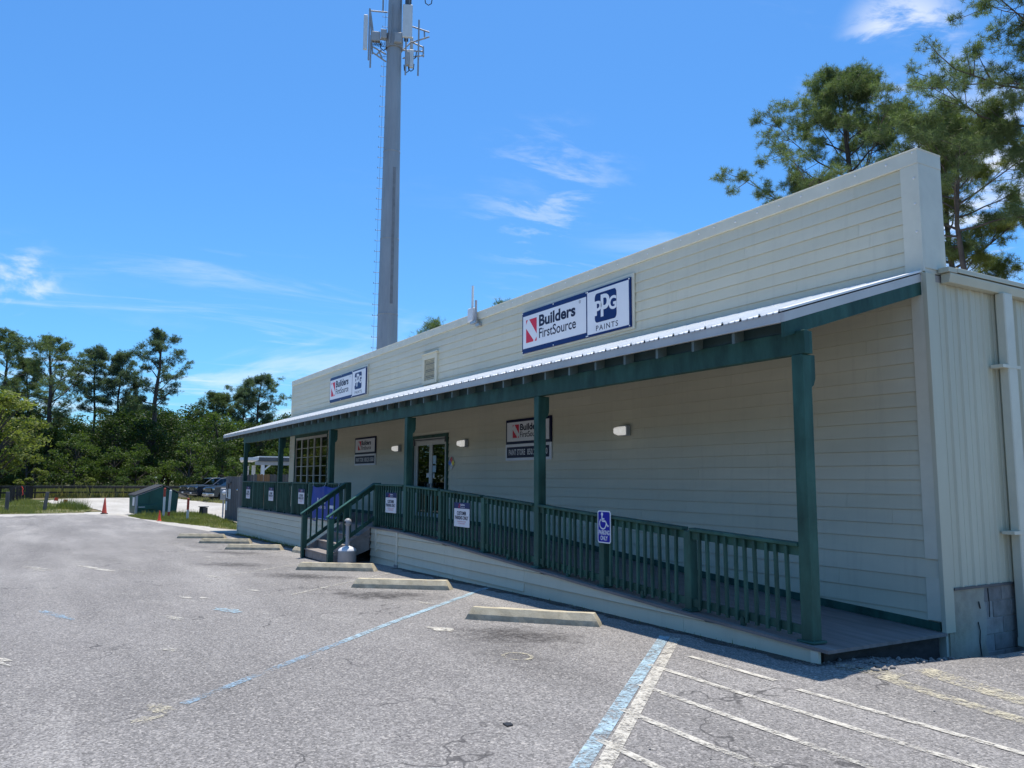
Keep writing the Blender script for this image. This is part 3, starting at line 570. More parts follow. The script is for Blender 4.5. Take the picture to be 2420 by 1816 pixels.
# window bank: five sashes of six panes
win = put('window', None, None, store, (-21.6, 0, 2.2)); win.empty_display_size = .1
part('header', MB().box(WIN[0]-.06, WIN[1]+.06, -.03, .02, WIN[3]+.003, WIN[3]+.11), 'green_paint', win)
part('casing', MB().box(WIN[0]-.06, WIN[0], -.03, .02, WIN[2], WIN[3]).box(WIN[1], WIN[1]+.06, -.03, .02, WIN[2], WIN[3]).box(WIN[0]-.06, WIN[1]+.06, -.04, .02, WIN[2]-.06, WIN[2]-.002), 'green_paint', win)
sw = (WIN[1]-WIN[0])/5
pane = MB().box(.0, 1, -.003, .003, 0, 1).mesh('pane')
for i in range(5):
    a, b = WIN[0]+i*sw+.008, WIN[0]+(i+1)*sw-.008; f = .036
    fr = MB().box(a, a+f, .0, .06, WIN[2], WIN[3]-.005).box(b-f, b, .0, .06, WIN[2], WIN[3]-.005).box(a+f, b-f, .0, .06, WIN[3]-.075, WIN[3]-.005).box(a+f, b-f, .0, .06, WIN[2], WIN[2]+.06)
    zz0, zz1 = WIN[2]+.06, WIN[3]-.075; ph = (zz1-zz0)/6
    for k in range(1, 6): fr.box(a+f, b-f, .012, .045, zz0+k*ph-.008, zz0+k*ph+.008)
    s_ = put('sash', fr.mesh('sash'), 'frame_white', win, (0, 0, 0))
    for k in range(6): put('pane', pane, 'window_glass', win, (a+f, .03, zz0+k*ph+.011), (b-a-2*f, 1, ph-.022))
# entrance door: green casing, white aluminium frame, two glazed leaves
door = put('door', None, None, store, (-12.1, 0, .885)); door.empty_display_size = .1
part('casing', MB().box(DOOR[0]-.07, DOOR[0], -.045, .03, .885, DOOR[3]+.07).box(DOOR[1], DOOR[1]+.07, -.045, .03, .885, DOOR[3]+.07).box(DOOR[0], DOOR[1], -.045, .03, DOOR[3], DOOR[3]+.07), 'green_paint', door)
part('frame', MB().box(DOOR[0], DOOR[0]+.06, -.02, .06, .885, DOOR[3]).box(DOOR[1]-.06, DOOR[1], -.02, .06, .885, DOOR[3]).box(DOOR[0]+.06, DOOR[1]-.06, -.02, .06, DOOR[3]-.06, DOOR[3]), 'frame_white', door)
xm = (DOOR[0]+DOOR[1])/2
for (a, b, hx) in ((DOOR[0]+.063, xm-.003, xm-.16), (xm+.003, DOOR[1]-.063, xm+.10)):
    lf = part('door_leaf', MB().box(a, a+.075, .0, .045, .90, DOOR[3]-.065).box(b-.075, b, .0, .045, .90, DOOR[3]-.065).box(a+.075, b-.075, .0, .045, DOOR[3]-.16, DOOR[3]-.065).box(a+.075, b-.075, .0, .045, .90, 1.05), 'frame_white', door)
    part('pane', MB().box(a+.075, b-.075, .018, .024, 1.05, DOOR[3]-.16), 'window_glass', lf)
    part('handle', MB().tube([(hx, -.0, 1.45), (hx, -.06, 1.45), (hx, -.06, 1.72), (hx+.13, -.06, 1.72), (hx+.13, -.06, 1.45), (hx+.13, 0, 1.45)], .011, 6), 'chrome', lf)
part('closer', MB().box(DOOR[0]+.03, DOOR[1]-.03, -.05, -.021, DOOR[3]-.05, DOOR[3]-.025).box(DOOR[0]+.0, DOOR[0]+.05, -.055, -.02, DOOR[3]-.16, DOOR[3]-.02).box(DOOR[1]-.06, DOOR[1]-.01, -.055, -.02, DOOR[3]-.12, DOOR[3]-.0), 'dark_metal', door)
part('notice', MB().box(xm+.10, xm+.27, .010, .016, 2.17, 2.36).box(xm+.10, xm+.27, .010, .016, 1.98, 2.13), 'paper_blue', door); part('notice', MB().box(xm-.24, xm-.10, .010, .016, 1.86, 1.96).box(xm+.13, xm+.19, .010, .016, 1.85, 1.95), 'paper', door)

# ------------------------------------------------------------------ porch
PX = [-.09, -4.46, -8.966, -13.47, -18.02, -22.45]; YF = -1.98; PW = .122
def zd(x): return float(np.interp(x, [-30, -9.2, -7.04, -5, -4.13, -3.02, -1.57, -.18, .4], [.885, .885, .805, .695, .648, .585, .510, .452, .43]))
def zw(x): return zd(x)-float(np.interp(x, [-9.2, -3, 0], [0, .07, .085]))
porch = thing('porch', 'long green-painted timber porch with metal roof, ramp and railings', 'porch', (-11.2, -1.0, .3))
deck = put('deck', None, None, porch, (-11.2, -1.0, .6)); deck.empty_display_size = .1
DX = [-22.58, -9.2, -8.1, -7.04, -6, -5, -4.13, -3.02, -2.3, -1.57, -.8, -.18, .25]
dm = MB()
for a, b in zip(DX, DX[1:]):
    c = b if b < 0 else .03                       # the end edge runs back square to the wall corner
    dm.hexa([(a, -2.062, zd(a)-.028), (b, -2.062, zd(b)-.028), (c, -.03, zw(c)-.028), (a, -.03, zw(a)-.028), (a, -2.062, zd(a)), (b, -2.062, zd(b)), (c, -.03, zw(c)), (a, -.03, zw(a))])
part('deck_surface', dm, 'deck_wood', deck)
part('joist', MB().hexa([(.10, -1.98, .10), (.14, -1.98, .10), (-.04, -.06, .05), (-.08, -.06, .05), (.10, -1.98, .40), (.14, -1.98, .40), (-.04, -.06, .325), (-.08, -.06, .325)]), 'dark_wood', deck)
part('deck_end', MB().box(-22.58, -22.56, -2.03, -.02, 0.0, .855), 'trim_paint', deck)
bs = MB()
for a, b in zip(DX, DX[1:]):
    if b > .0: b = -.03
    if a >= b: continue
    bs.hexa([(a, -.042, zw(a)+.004), (b, -.042, zw(b)+.004), (b, -.020, zw(b)+.004), (a, -.020, zw(a)+.004), (a, -.042, zw(a)+.085), (b, -.042, zw(b)+.085), (b, -.020, zw(b)+.085), (a, -.020, zw(a)+.085)])
part('base_board', bs, 'green_paint', deck)
# skirt: horizontal boards cut off by the sloping deck and by the ground
skirt = put('skirt', None, None, porch, (-11.2, -2.04, .3)); skirt.empty_display_size = .1
def clipboard(a, b, z0, z1):
    P = []; n = 14
    xs_ = [a+(b-a)*i/n for i in range(n+1)]; ok = [x for x in xs_ if min(z1, zd(x)-.03)-z0 > .004]
    if len(ok) < 2: return
    m_ = MB()
    for p, q in zip(ok, ok[1:]):
        tp, tq = min(z1, zd(p)-.03), min(z1, zd(q)-.03); f = lambda z: -2.052+.020*(z-z0)/(z1-z0)
        m_.hexa([(p, f(z0), z0), (q, f(z0), z0), (q, -2.02, z0), (p, -2.02, z0), (p, f(tp), tp), (q, f(tq), tq), (q, -2.02, tq), (p, -2.02, tp)])
    part('siding_board', m_, 'siding_paint', skirt)
r = random.Random(21)
for (a, b, lv) in ((-22.55, -12.25, [-.02, .145, .293, .445, .594, .742, .90]), (-10.40, -9.07, [-.02, .19, .327, .472, .61, .765, .90]), (-9.0, -4.6, [.0, .19, .327, .458, .61, .765, .90]), (-4.6, .06, [.15, .456, .61, .765])):
    for z0, z1 in zip(lv, lv[1:]):
        c = a
        while c < b-.05:
            e = min(b, c+(3.12 if c > a else r.uniform(1.6, 3.1)))
            if b-e < .4: e = b
            clipboard(c+.002, e-.002, z0+.0015, z1-.006); c = e
part('trim', MB().box(-9.07, -9.0, -2.062, -2.02, .24, .852), 'trim_paint', skirt); part('trim', MB().box(-10.13, -10.05, -2.060, -2.02, .44, .852), 'trim_paint', skirt); part('trim', MB().box(-22.60, -22.55, -2.062, -2.02, -.01, .855), 'trim_paint', skirt); part('trim', MB().box(.06, .14, -2.05, -2.02, .30, .408), 'trim_paint', skirt)
part('pier', MB().box(-9.11, -8.98, -2.075, -2.03, .12, .27), 'cmu', skirt)
# posts with corner blocks and base plates
def fpost(x):
    z0 = zd(x+.06)
    o = part('post', MB().box(x, x+PW, YF, YF+PW, z0+.001, 2.954), 'green_paint', porch, bevel=.006)
    part('base_plate', MB().prism([(-.03, -.03), (PW+.03, -.03), (PW+.03, PW+.03), (-.03, PW+.03)], 0, 'z', .022), 'green_paint', o, (x, YF, z0-.004), bevel=.006)
    part('bracket', MB().prism([(YF+PW+.001, 2.953), (YF+PW+.055, 2.953), (YF+PW+.055, 2.74), (YF+PW+.03, 2.68), (YF+PW+.001, 2.66)], x+.008, 'x', PW-.016), 'green_paint', o)
for x in PX: fpost(x)
part('beam', MB().box(-22.58, .06, YF+.005, YF+.075, 2.956, 3.17), 'green_paint', porch, bevel=.004); part('beam_soffit', MB().box(-22.56, .05, YF+.076, YF+.12, 2.962, 3.165), 'green_paint', porch)
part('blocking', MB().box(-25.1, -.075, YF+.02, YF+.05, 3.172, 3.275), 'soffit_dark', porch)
# railing sections
balm = {}
def baluster(par, x, y, z0, z1, wd=.032):
    h = round(z1-z0, 3); k = (h, wd)
    if k not in balm: balm[k] = MB().box(-wd/2, wd/2, 0, .030, 0, h).mesh('baluster', .002)
    r = brnd.uniform(-.006, .006)
    o = put('baluster', balm[k], 'green_paint', par, (x, y, z0)); o.rotation_euler.y = r*3.2; return o
brnd = random.Random(5)
def rail_section(xa, xb, cap=True):
    sec = put('railing', None, None, porch, ((xa+xb)/2, YF, zd((xa+xb)/2))); sec.empty_display_size = .1
    T = .84
    up = MB().slope(xa, xb, YF-.022, YF+.075, lambda x: zd(x)+T-.034, lambda x: zd(x)+T)
    part('hand_rail', up, 'green_paint', sec, bevel=.005)
    part('upper_rail', MB().slope(xa, xb, YF+.022, YF+.052, lambda x: zd(x)+T-.115, lambda x: zd(x)+T-.036), 'green_paint', sec)
    part('lower_rail', MB().slope(xa, xb, YF+.022, YF+.052, lambda x: zd(x)+.055, lambda x: zd(x)+.13), 'green_paint', sec)
    n = max(1, round((xb-xa)/.122)-1); st_ = (xb-xa)/(n+1)
    for i in range(n):
        x = xa+st_*(i+1); baluster(sec, x, YF-.010, zd(x)+.035, zd(x)+T-.038)
    xm_ = (xa+xb)/2; part('foot_block', MB().box(xm_-.02, xm_+.02, YF+.0, YF+.04, zd(xm_), zd(xm_)+.075), 'green_paint', sec)
def rail_post(x, top=.84):
    z0 = zd(x+.05); o = part('rail_post', MB().box(x, x+.10, YF, YF+.10, z0, z0+top-.035), 'green_paint', porch, bevel=.005)
    part('base_plate', MB().box(x-.02, x+.12, YF-.02, YF+.12, z0-.003, z0+.018), 'green_paint', o, bevel=.005)
def bay(i):
    a, b = PX[i+1]+PW, PX[i]; t = (PX[i]-PX[i+1])/3; p1, p2 = PX[i+1]+t, PX[i+1]+2*t
    rail_post(p1); rail_post(p2)
    for u, v_ in ((a, p1), (p1+.10, p2), (p2+.10, b)): rail_section(u, v_)
for i in (0, 1, 3, 4): bay(i)
rail_section(PX[3]+PW, -12.30); rail_section(-10.38, PX[2])
# porch roof
SL = (3.99-3.345)/2.1
def zr(y): return 3.345+(y+2.1)*SL
raf = MB().hexa([(-.018, -2.085, zr(-2.085)-.215), (.018, -2.085, zr(-2.085)-.215), (.018, -.03, zr(-.03)-.215), (-.018, -.03, zr(-.03)-.215), (-.018, -2.085, zr(-2.085)-.075), (.018, -2.085, zr(-2.085)-.075), (.018, -.03, zr(-.03)-.075), (-.018, -.03, zr(-.03)-.075)]).mesh('rafter')
for i in range(46):
    x = -25.12+.5555*i
    if x < -.15: put('rafter', raf, 'rafter_paint', porch, (x, 0, 0))
proof = put('porch_roof', None, None, porch, (-12.6, -1, 3.6)); proof.empty_display_size = .1
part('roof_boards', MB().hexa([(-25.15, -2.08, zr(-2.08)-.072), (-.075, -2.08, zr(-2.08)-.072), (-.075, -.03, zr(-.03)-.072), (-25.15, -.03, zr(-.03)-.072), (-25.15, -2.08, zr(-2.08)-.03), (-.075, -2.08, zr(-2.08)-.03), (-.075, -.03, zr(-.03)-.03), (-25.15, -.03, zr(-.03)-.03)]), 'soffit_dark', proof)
pw = 25.19/36; rp = MB(); pts = []
for k in range(3):
    a = k*pw/3; pts += [(a, 0), (a+.055, 0), (a+.062, .006), (a+.074, .006), (a+.081, 0), (a+.13, 0), (a+.137, .006), (a+.149, .006), (a+.156, 0), (a+.196, 0), (a+.208, .024), (a+.224, .024)]
pts += [(pw, 0)]
for (x, h) in pts: rp.v += [(x, -2.125, zr(-2.125)+h), (x, -.012, zr(-.012)+h), (x, -2.125, zr(-2.125)+h-.012)]
for i in range(len(pts)-1): rp.f += [(3*i, 3*i+3, 3*i+4, 3*i+1), (3*i+2, 3*i+5, 3*i+3, 3*i)]
rp.sm = [False]*len(rp.f); rpm = rp.mesh('roof_panel')
for i in range(36): put('roof_panel', rpm, 'roof_metal', proof, (-25.25+i*pw, 0, 0))
part('fascia', MB().box(-25.22, -.07, -2.118, -2.092, 3.255, 3.328).box(-25.22, -.07, -2.124, -2.092, 3.240, 3.2545), 'fascia_metal', proof)
def rake(x0, x1, d0, d1, mat, nm): part(nm, MB().hexa([(x0, -2.115, zr(-2.115)-d1), (x1, -2.115, zr(-2.115)-d1), (x1, -.012, zr(-.012)-d1), (x0, -.012, zr(-.012)-d1), (x0, -2.115, zr(-2.115)-d0), (x1, -2.115, zr(-2.115)-d0), (x1, -.012, zr(-.012)-d0), (x0, -.012, zr(-.012)-d0)]), mat, proof)
rake(-.074, -.030, .012, .098, 'fascia_metal', 'rake_trim'); rake(-.072, -.036, .099, .235, 'green_paint', 'rake_board'); rake(-25.26, -25.222, .012, .098, 'fascia_metal', 'rake_trim'); rake(-25.25, -25.226, .099, .235, 'green_paint', 'rake_board')
part('rake_cap', MB().hexa([(-.09, -2.12, zr(-2.12)+.002), (-.02, -2.12, zr(-2.12)+.002), (-.02, -.012, zr(-.012)+.002), (-.09, -.012, zr(-.012)+.002), (-.09, -2.12, zr(-2.12)+.027), (-.02, -2.12, zr(-2.12)+.022), (-.02, -.012, zr(-.012)+.022), (-.09, -.012, zr(-.012)+.027)]), 'roof_metal', proof)
part('flashing', MB().box(-25.2, -.03, -.04, -.020, 3.955, 4.005), 'fascia_metal', proof)
# stairs
stair = put('stairs', None, None, porch, (-11.3, -2.4, .2)); stair.empty_display_size = .1
X0, X1 = -12.17, -10.43
for k in range(3):
    zt = .885-.172*(3-k); y0 = -2.062-.262*(3-k)
    wide = .22 if k == 0 else 0
    part('step', MB().box(X0-wide, X1+.02, y0, y0+.30, zt-.03, zt), 'stair_wood', stair, bevel=.004)
    part('riser', MB().box(X0-wide+.02, X1, y0+.02, y0+.045, max(.10, zt-.172), zt-.031), 'stair_wood', stair)
part('riser', MB().box(X0+.02, X1, -2.066, -2.058, .70, .856), 'stair_wood', stair)
for x in (X0, X1): part('stringer', MB().prism([(-2.85, .14), (-2.85, .36), (-2.058, .856), (-2.058, .44)], x-.02, 'x', .035), 'stair_wood', stair)
for x in (-12.26, -10.49):
    nb = part('newel', MB().box(x, x+.105, -2.90, -2.795, .17, 1.055), 'green_paint', stair, bevel=.005); part('newel', MB().box(x+.0, x+.12, YF, YF+.12, .886, 1.745), 'green_paint', stair, bevel=.005)
    za, zb = 1.045, 1.70; ya, yb = -2.93, YF-.002
    sr = put('stair_railing', None, None, stair, (x, -2.4, 1.3)); sr.empty_display_size = .1
    def ramp(dz0, dz1, x0, x1, nm, a=ya, b=yb):
        f = lambda y: za+(zb-za)*(y-ya)/(yb-ya)
        part(nm, MB().hexa([(x0, a, f(a)+dz0), (x1, a, f(a)+dz0), (x1, b, f(b)+dz0), (x0, b, f(b)+dz0), (x0, a, f(a)+dz1), (x1, a, f(a)+dz1), (x1, b, f(b)+dz1), (x0, b, f(b)+dz1)]), 'green_paint', sr, bevel=.003); return f
    ramp(.012, .045, x-.01, x+.115, 'hand_rail'); f = ramp(-.085, .010, x+.035, x+.068, 'upper_rail', -2.79); ramp(-.70, -.61, x+.035, x+.068, 'lower_rail', -2.79)
    for k in range(6):
        y = -2.72+.125*k; put('baluster', MB().box(-.016, .016, -.016, .016, 0, .66).mesh('baluster'), 'green_paint', sr, (x+.086, y, f(y)-.68))

# ------------------------------------------------------------------ signs
def logo(par, x, z, w_, h_, y, red='logo_red'):
    q = lambda L_: [(x+a*w_, z+b*h_) for a, b in L_]
    flat('emblem', par, red, [q([(0, .80), (.17, 1), (0, 1)]), q([(.29, 1), (1, .30), (1, 1)]), q([(0, 0), (.68, 0), (.70, .06), (0, .64)]), q([(.80, 0), (1, 0), (1, .17)])], y)
def brandtext(par, x, z, w_, h_, y, mat):          # bold word over a light word
    lettering('Builders', par, mat, x, x+w_*.97, z+h_*.50, z+h_*1.0, y, .034, 1.0)
    lettering('FirstSource', par, mat, x, x+w_*.98, z+h_*.0, z+h_*.43, y, .012, 1.0)
def panel(par, x0, x1, z0, z1, y0, y1, mat, nm='panel'): return part(nm, MB().box(x0, x1, y0, y1, z0, z1), mat, par)
def fascia_sign(xa, z0, w_, h_, label):
    s = thing('store_sign', label, 'sign', (xa+w_/2, -.05, z0), 'store signs on the parapet'); xb = xa+w_; xd = xa+w_*.646
    panel(s, xa-.04, xb+.05, z0-.03, z0+h_+.06, -.045, -.022, 'trim_paint', 'backing')
    for (p, q, bt, bx) in ((xa, xd, .085, .035), (xd, xb, .035, .012)):
        b = panel(s, p, q, z0, z0+h_, -.075, -.046, 'navy')
        e = .035 if q == xb else .022
        panel(b, p+bx, q-e, z0+bt, z0+h_-bt, -.078, -.0752, 'sign_white', 'face')
    y = -.0795; X = lambda a: xa+w_*a; Z = lambda b: z0+h_*b
    logo(s, X(.045), Z(.235), w_*.115, h_*.555, y); brandtext(s, X(.185), Z(.27), w_*.37, h_*.55, y, 'ink')
    lettering('®', s, 'ink', X(.575), X(.593), Z(.79), Z(.86), y, 0, 1, 'mark')
    # rounded square emblem with three overlapping letters
    cx0, cx1, cz0, cz1, rr = X(.715), X(.895), Z(.26), Z(.88), h_*.10; P_ = []
    for (cx, cz, a0) in ((cx1-rr*.8, cz0+rr, -90), (cx1-rr*.8, cz1-rr, 0), (cx0+rr*.8, cz1-rr, 90), (cx0+rr*.8, cz0+rr, 180)):
        for k in range(6): a = R(a0+18*k); P_.append((cx+rr*.8*math.cos(a), cz+rr*math.sin(a)))
    flat('emblem', s, 'navy', [P_], y); y2 = y-.0015; W_ = cx1-cx0; H_ = cz1-cz0
    lettering('p', s, 'sign_white', cx0+.0*W_, cx0+.33*W_, cz0+.24*H_, cz0+.74*H_, y2, .03); lettering('p', s, 'sign_white', cx0+.285*W_, cx0+.69*W_, cz0+.16*H_, cz0+.92*H_, y2, .026); lettering('G', s, 'sign_white', cx0+.65*W_, cx0+1.0*W_, cz0+.31*H_, cz0+.77*H_, y2-.001, .03)
    lettering('PAINTS', s, 'ink', X(.725), X(.905), Z(.085), Z(.20), y, .008, 1.25)
    for fx in (.004, .33, .64, .652, .992):
        for z in (z0+.02, z0+h_-.02): put('screw', scr, 'white_paint', s, (xa+w_*fx, -.076, z))
fascia_sign(-7.91, 4.17, 3.21, .78, 'larger-looking nearer blue-bordered white store sign on the parapet, right of the louvre vent')
fascia_sign(-19.51, 4.165, 3.21, .77, 'far blue-bordered white store sign on the parapet, left of the louvre vent')
def wall_sign(xa, z0, w_, label):
    h_ = .775; zd_ = z0+.31; s = thing('wall_sign', label, 'sign', (xa+w_/2, -.03, z0), 'porch wall signs')
    b = panel(s, xa, xa+w_, zd_, z0+h_, -.045, -.02, 'navy_dark'); panel(b, xa+.045, xa+w_-.06, zd_+.05, z0+h_-.05, -.048, -.0452, 'sign_white', 'face')
    b = panel(s, xa-.01, xa+w_, z0, zd_-.002, -.045, -.02, 'sign_white'); panel(b, xa+.04, xa+w_-.06, z0+.05, zd_-.055, -.048, -.0452, 'navy_dark', 'face')
    y = -.0495; logo(s, xa+w_*.165, zd_+.115, w_*.145, .25, y); brandtext(s, xa+w_*.335, zd_+.12, w_*.47, .25, y, 'ink')
    lettering('PAINT STORE', s, 'sign_white', xa+w_*.075, xa+w_*.45, z0+.100, z0+.210, y, .016, 1.08); lettering('850.231.0500', s, 'sign_white', xa+w_*.50, xa+w_*.93, z0+.100, z0+.210, y, .016, 1.08)
wall_sign(-8.55, 2.18, 1.58, 'white and navy wall sign partly behind the porch post, between two wall lights')
wall_sign(-17.13, 2.19, 1.62, 'white and navy wall sign between the window bank and the door')
def customer_sign(xa, z0, label):
    s = thing('customer_sign', label, 'sign', (xa+.26, -2.0, z0), 'customer parking signs on the railing'); w_, h_ = .52, .37; y0 = YF-.03
    panel(s, xa, xa+w_, z0, z0+h_, y0-.008, y0, 'sign_white'); panel(s, xa+.004, xa+w_+.012, z0+h_*.765, z0+h_+.006, y0-.0105, y0-.0082, 'navy', 'header'); y = y0-.0115
    logo(s, xa+.16, z0+h_*.80, .05, h_*.15, y); lettering('Builders', s, 'sign_white', xa+.225, xa+.37, z0+h_*.885, z0+h_*.965, y, .02); lettering('FirstSource', s, 'sign_white', xa+.225, xa+.37, z0+h_*.80, z0+h_*.855, y)
    y = y0-.0095
    lettering('CUSTOMER', s, 'ink', xa+.10, xa+.42, z0+h_*.49, z0+h_*.65, y, .035); lettering('PARKING ONLY', s, 'ink', xa+.035, xa+.485, z0+h_*.30, z0+h_*.46, y, .035)
    lettering('VIOLATORS WILL BE TOWED', s, 'small_red', xa+.11, xa+.41, z0+h_*.195, z0+h_*.245, y, .01); lettering("AT OWNER'S EXPENSE", s, 'small_red', xa+.14, xa+.38, z0+h_*.115, z0+h_*.165, y, .01)
customer_sign(-6.78, 1.085, 'navy-headed customer parking sign on the ramp railing, nearest the camera'); customer_sign(-9.72, 1.19, 'navy-headed customer parking sign on the railing right of the stairs')
for x, t in ((-21.65, 'small white customer parking sign on the railing at the far left corner post'), (-18.76, 'small white customer parking sign in the middle of the left railing'), (-15.70, 'small white customer parking sign on the railing just left of the blue banner')): customer_sign(x, 1.185, t)
hs = thing('accessible_parking_sign', 'blue wheelchair-symbol parking sign with white border on the ramp railing', 'sign', (-2.83, -2.0, 1.09))
def rrect(x0, x1, z0, z1, r_, n=5):
    P_ = []
    for (cx, cz, a0) in ((x1-r_, z0+r_, -90), (x1-r_, z1-r_, 0), (x0+r_, z1-r_, 90), (x0+r_, z0+r_, 180)):
        for k in range(n+1): a = R(a0+90*k/n); P_.append((cx+r_*math.cos(a), cz+r_*math.sin(a)))
    return P_
hx, hz = -2.965, 1.093; hw, hh = .25, .375; hy = YF-.035
part('panel', MB().prism(rrect(hx, hx+hw, hz, hz+hh, .032), hy-.006, 'y', .006), 'sign_white', hs); flat('face', hs, 'handicap_blue', [rrect(hx+.014, hx+hw-.014, hz+.014, hz+hh-.014, .022)], hy-.0075)
def stroke(par, pts, w_, y, mat='sign_white'):
    ps = []
    for (a, b) in zip(pts, pts[1:]):
        d = Vector(b)-Vector(a); n_ = Vector((-d.y, d.x)).normalized()*w_/2; a, b = Vector(a), Vector(b); ps.append([(a-n_)[:], (b-n_)[:], (b+n_)[:], (a+n_)[:]])
    flat('symbol', par, mat, ps, y)
q = lambda a, b: (hx+hw*a, hz+hh*b)
cir = [(q(.36, .89)[0]+.020*math.cos(2*math.pi*k/14), q(.36, .89)[1]+.022*math.sin(2*math.pi*k/14)) for k in range(14)]
flat('symbol', hs, 'sign_white', [cir], hy-.0085)
stroke(hs, [q(.36, .86), q(.36, .68), q(.62, .675), q(.78, .53), q(.86, .545)], .019, hy-.009); stroke(hs, [q(.36, .745), q(.54, .745)], .016, hy-.0088)
stroke(hs, [(q(.42, .60)[0]+.062*math.cos(R(130+k*19)), q(.42, .60)[1]+.062*math.sin(R(130+k*19))) for k in range(13)], .016, hy-.0086)
lettering('PARKING', hs, 'sign_white', *[hx+hw*t for t in (.10, .92)], *[hz+hh*t for t in (.255, .40)], hy-.0085, .026); lettering('ONLY', hs, 'sign_white', *[hx+hw*t for t in (.23, .78)], *[hz+hh*t for t in (.085, .225)], hy-.0085, .026)
nf = thing('hazard_diamond', 'small red, blue, yellow and white hazard diamond sign right of the door', 'sign', (-10.935, -.03, 2.03))
c0, d0, d1 = (-10.935, 2.175), .155, .145
D_ = [(c0[0], c0[1]-d1), (c0[0]+d0, c0[1]), (c0[0], c0[1]+d1), (c0[0]-d0, c0[1])]; part('panel', MB().prism(D_, -.034, 'y', .012), 'sign_white', nf)
mid = lambda a, b: ((a[0]+b[0])/2, (a[1]+b[1])/2)
for (k, mt) in ((2, 'hazard_red'), (3, 'hazard_blue'), (1, 'hazard_yellow')): flat('quarter', nf, mt, [[D_[k], mid(D_[k], D_[(k+1) % 4]), c0, mid(D_[k], D_[k-1])]], -.0352)
lettering('COR', nf, 'ink', c0[0]-.05, c0[0]+.05, c0[1]-.09, c0[1]-.06, -.0352)
# hanging banner with slack folds
bn = thing('banner', 'wrinkled blue vinyl banner with white lettering tied to the railing left of the stairs', 'banner', (-13.4, -2.05, .8))
nx, nz = 40, 24; v = []; yb0 = YF-.045
def by(u, t): return yb0-.022*math.sin(u*math.pi*2+.5)*(.3+.7*t)-.030*math.exp(-((u-.5)/.05)**2)*t-.012*math.sin(9*u+4*t)-.02*math.cos((u*2 % 1-.5)*math.pi)*t
for j in range(nz+1):
    for i in range(nx+1):
        u, t = i/nx, j/nz; sag = .035*math.sin((u*2 % 1)*math.pi) if t > .9 else .035*math.sin((u*2 % 1)*math.pi)*t; v.append((-14.43+1.95*u-.12*(1-t)*(.5-u), by(u, t), .82+.83*t-sag))
f = [(j*(nx+1)+i, j*(nx+1)+i+1, (j+1)*(nx+1)+i+1, (j+1)*(nx+1)+i) for j in range(nz) for i in range(nx)]
me = npmesh('cloth', v, f, True); put('cloth', me, 'banner_blue', bn)
def on_banner(o, off=.006):
    for vv in o.data.vertices:
        X_ = vv.co.x; Z_ = vv.co.z; u = min(1, max(0, (X_+14.43)/1.95)); t = min(1, max(0, (Z_-.82)/.83)); vv.co.y = by(u, t)-WL[o].y-off
def dense(o):
    bm = bmesh.new(); bm.from_mesh(o.data); bmesh.ops.triangulate(bm, faces=bm.faces); bmesh.ops.subdivide_edges(bm, edges=[e for e in bm.edges if e.calc_length() > .06], cuts=2, use_grid_fill=True); bm.to_mesh(o.data); bm.free(); on_banner(o)
dense(lettering('Builders', bn, 'sign_white', -13.98, -13.38, 1.25, 1.37, 0, .02)); dense(lettering('FirstSource', bn, 'sign_white', -13.98, -13.38, 1.13, 1.22, 0))
logo(bn, -14.24, 1.12, .20, .26, 0); dense(list(bn.children)[-1])
dense(flat('emblem', bn, 'sign_white', [[(-13.18, 1.22), (-12.78, 1.22), (-12.78, 1.08), (-12.86, 1.00), (-12.98, .95), (-13.10, 1.00), (-13.18, 1.08)]], 0)); o = flat('emblem', bn, 'banner_blue', [[(-13.13, 1.15), (-12.83, 1.15), (-12.83, 1.09), (-12.89, 1.03), (-12.98, 1.0), (-13.07, 1.03), (-13.13, 1.09)]], 0); dense(o); on_banner(o, .009)
for i, (a, b) in enumerate(((-14.1, -13.9), (-13.85, -13.5), (-13.45, -13.3), (-13.25, -12.95), (-12.9, -12.6))): dense(flat('lettering', bn, 'sign_white', [[(a, .845), (b, .845), (b, .90), (a, .90)]], 0))
for x, u in ((-14.43, 0), (-13.46, .5), (-12.5, 1)): part('tie', MB().tube([(x, by(u, 1), 1.64), (x-.03, YF-.03, 1.70), (x-.05, YF-.028, 1.74)], .005, 5), 'paper', bn)
# wall lights
for x, t in ((-4.90, 'boxy wall light alone on the near stretch of porch wall'), (-10.27, 'boxy wall light just right of the door'), (-13.9, 'boxy wall light just left of the door')):
    s = thing('wall_light', t, 'lamp', (x, -.03, 2.50), 'porch wall lights')
    part('housing', MB().box(x-.10, x+.10, -.10, -.02, 2.50, 2.66), 'grey_plastic', s, bevel=.008)
    part('lens', MB().hexa([(x-.105, -.20, 2.535), (x+.085, -.20, 2.535), (x+.095, -.101, 2.505), (x-.105, -.101, 2.505), (x-.105, -.20, 2.62), (x+.085, -.20, 2.62), (x+.095, -.101, 2.645), (x-.105, -.101, 2.645)]), 'lamp_glass', s, bevel=.012)
an = thing('roof_antenna', 'white whip antenna with small boxes clamped on the parapet top', 'antenna', (-9.93, .1, ZT))
part('box', MB().box(-10.06, -9.84, -.14, -.037, 5.13, 5.42), 'antenna_white', an, bevel=.015); part('mast', MB().tube([(-9.92, -.09, 5.42), (-9.915, -.09, 5.90)], .026, 8), 'antenna_white', an); part('tube', MB().tube([(-9.78, -.08, 5.10), (-9.78, -.08, 5.56)], .026, 8), 'grey_plastic', an); part('clamp', MB().box(-9.97, -9.72, -.12, -.032, 5.075, 5.125).box(-9.76, -9.62, -.10, -.026, 5.0, 5.05), 'steel', an)

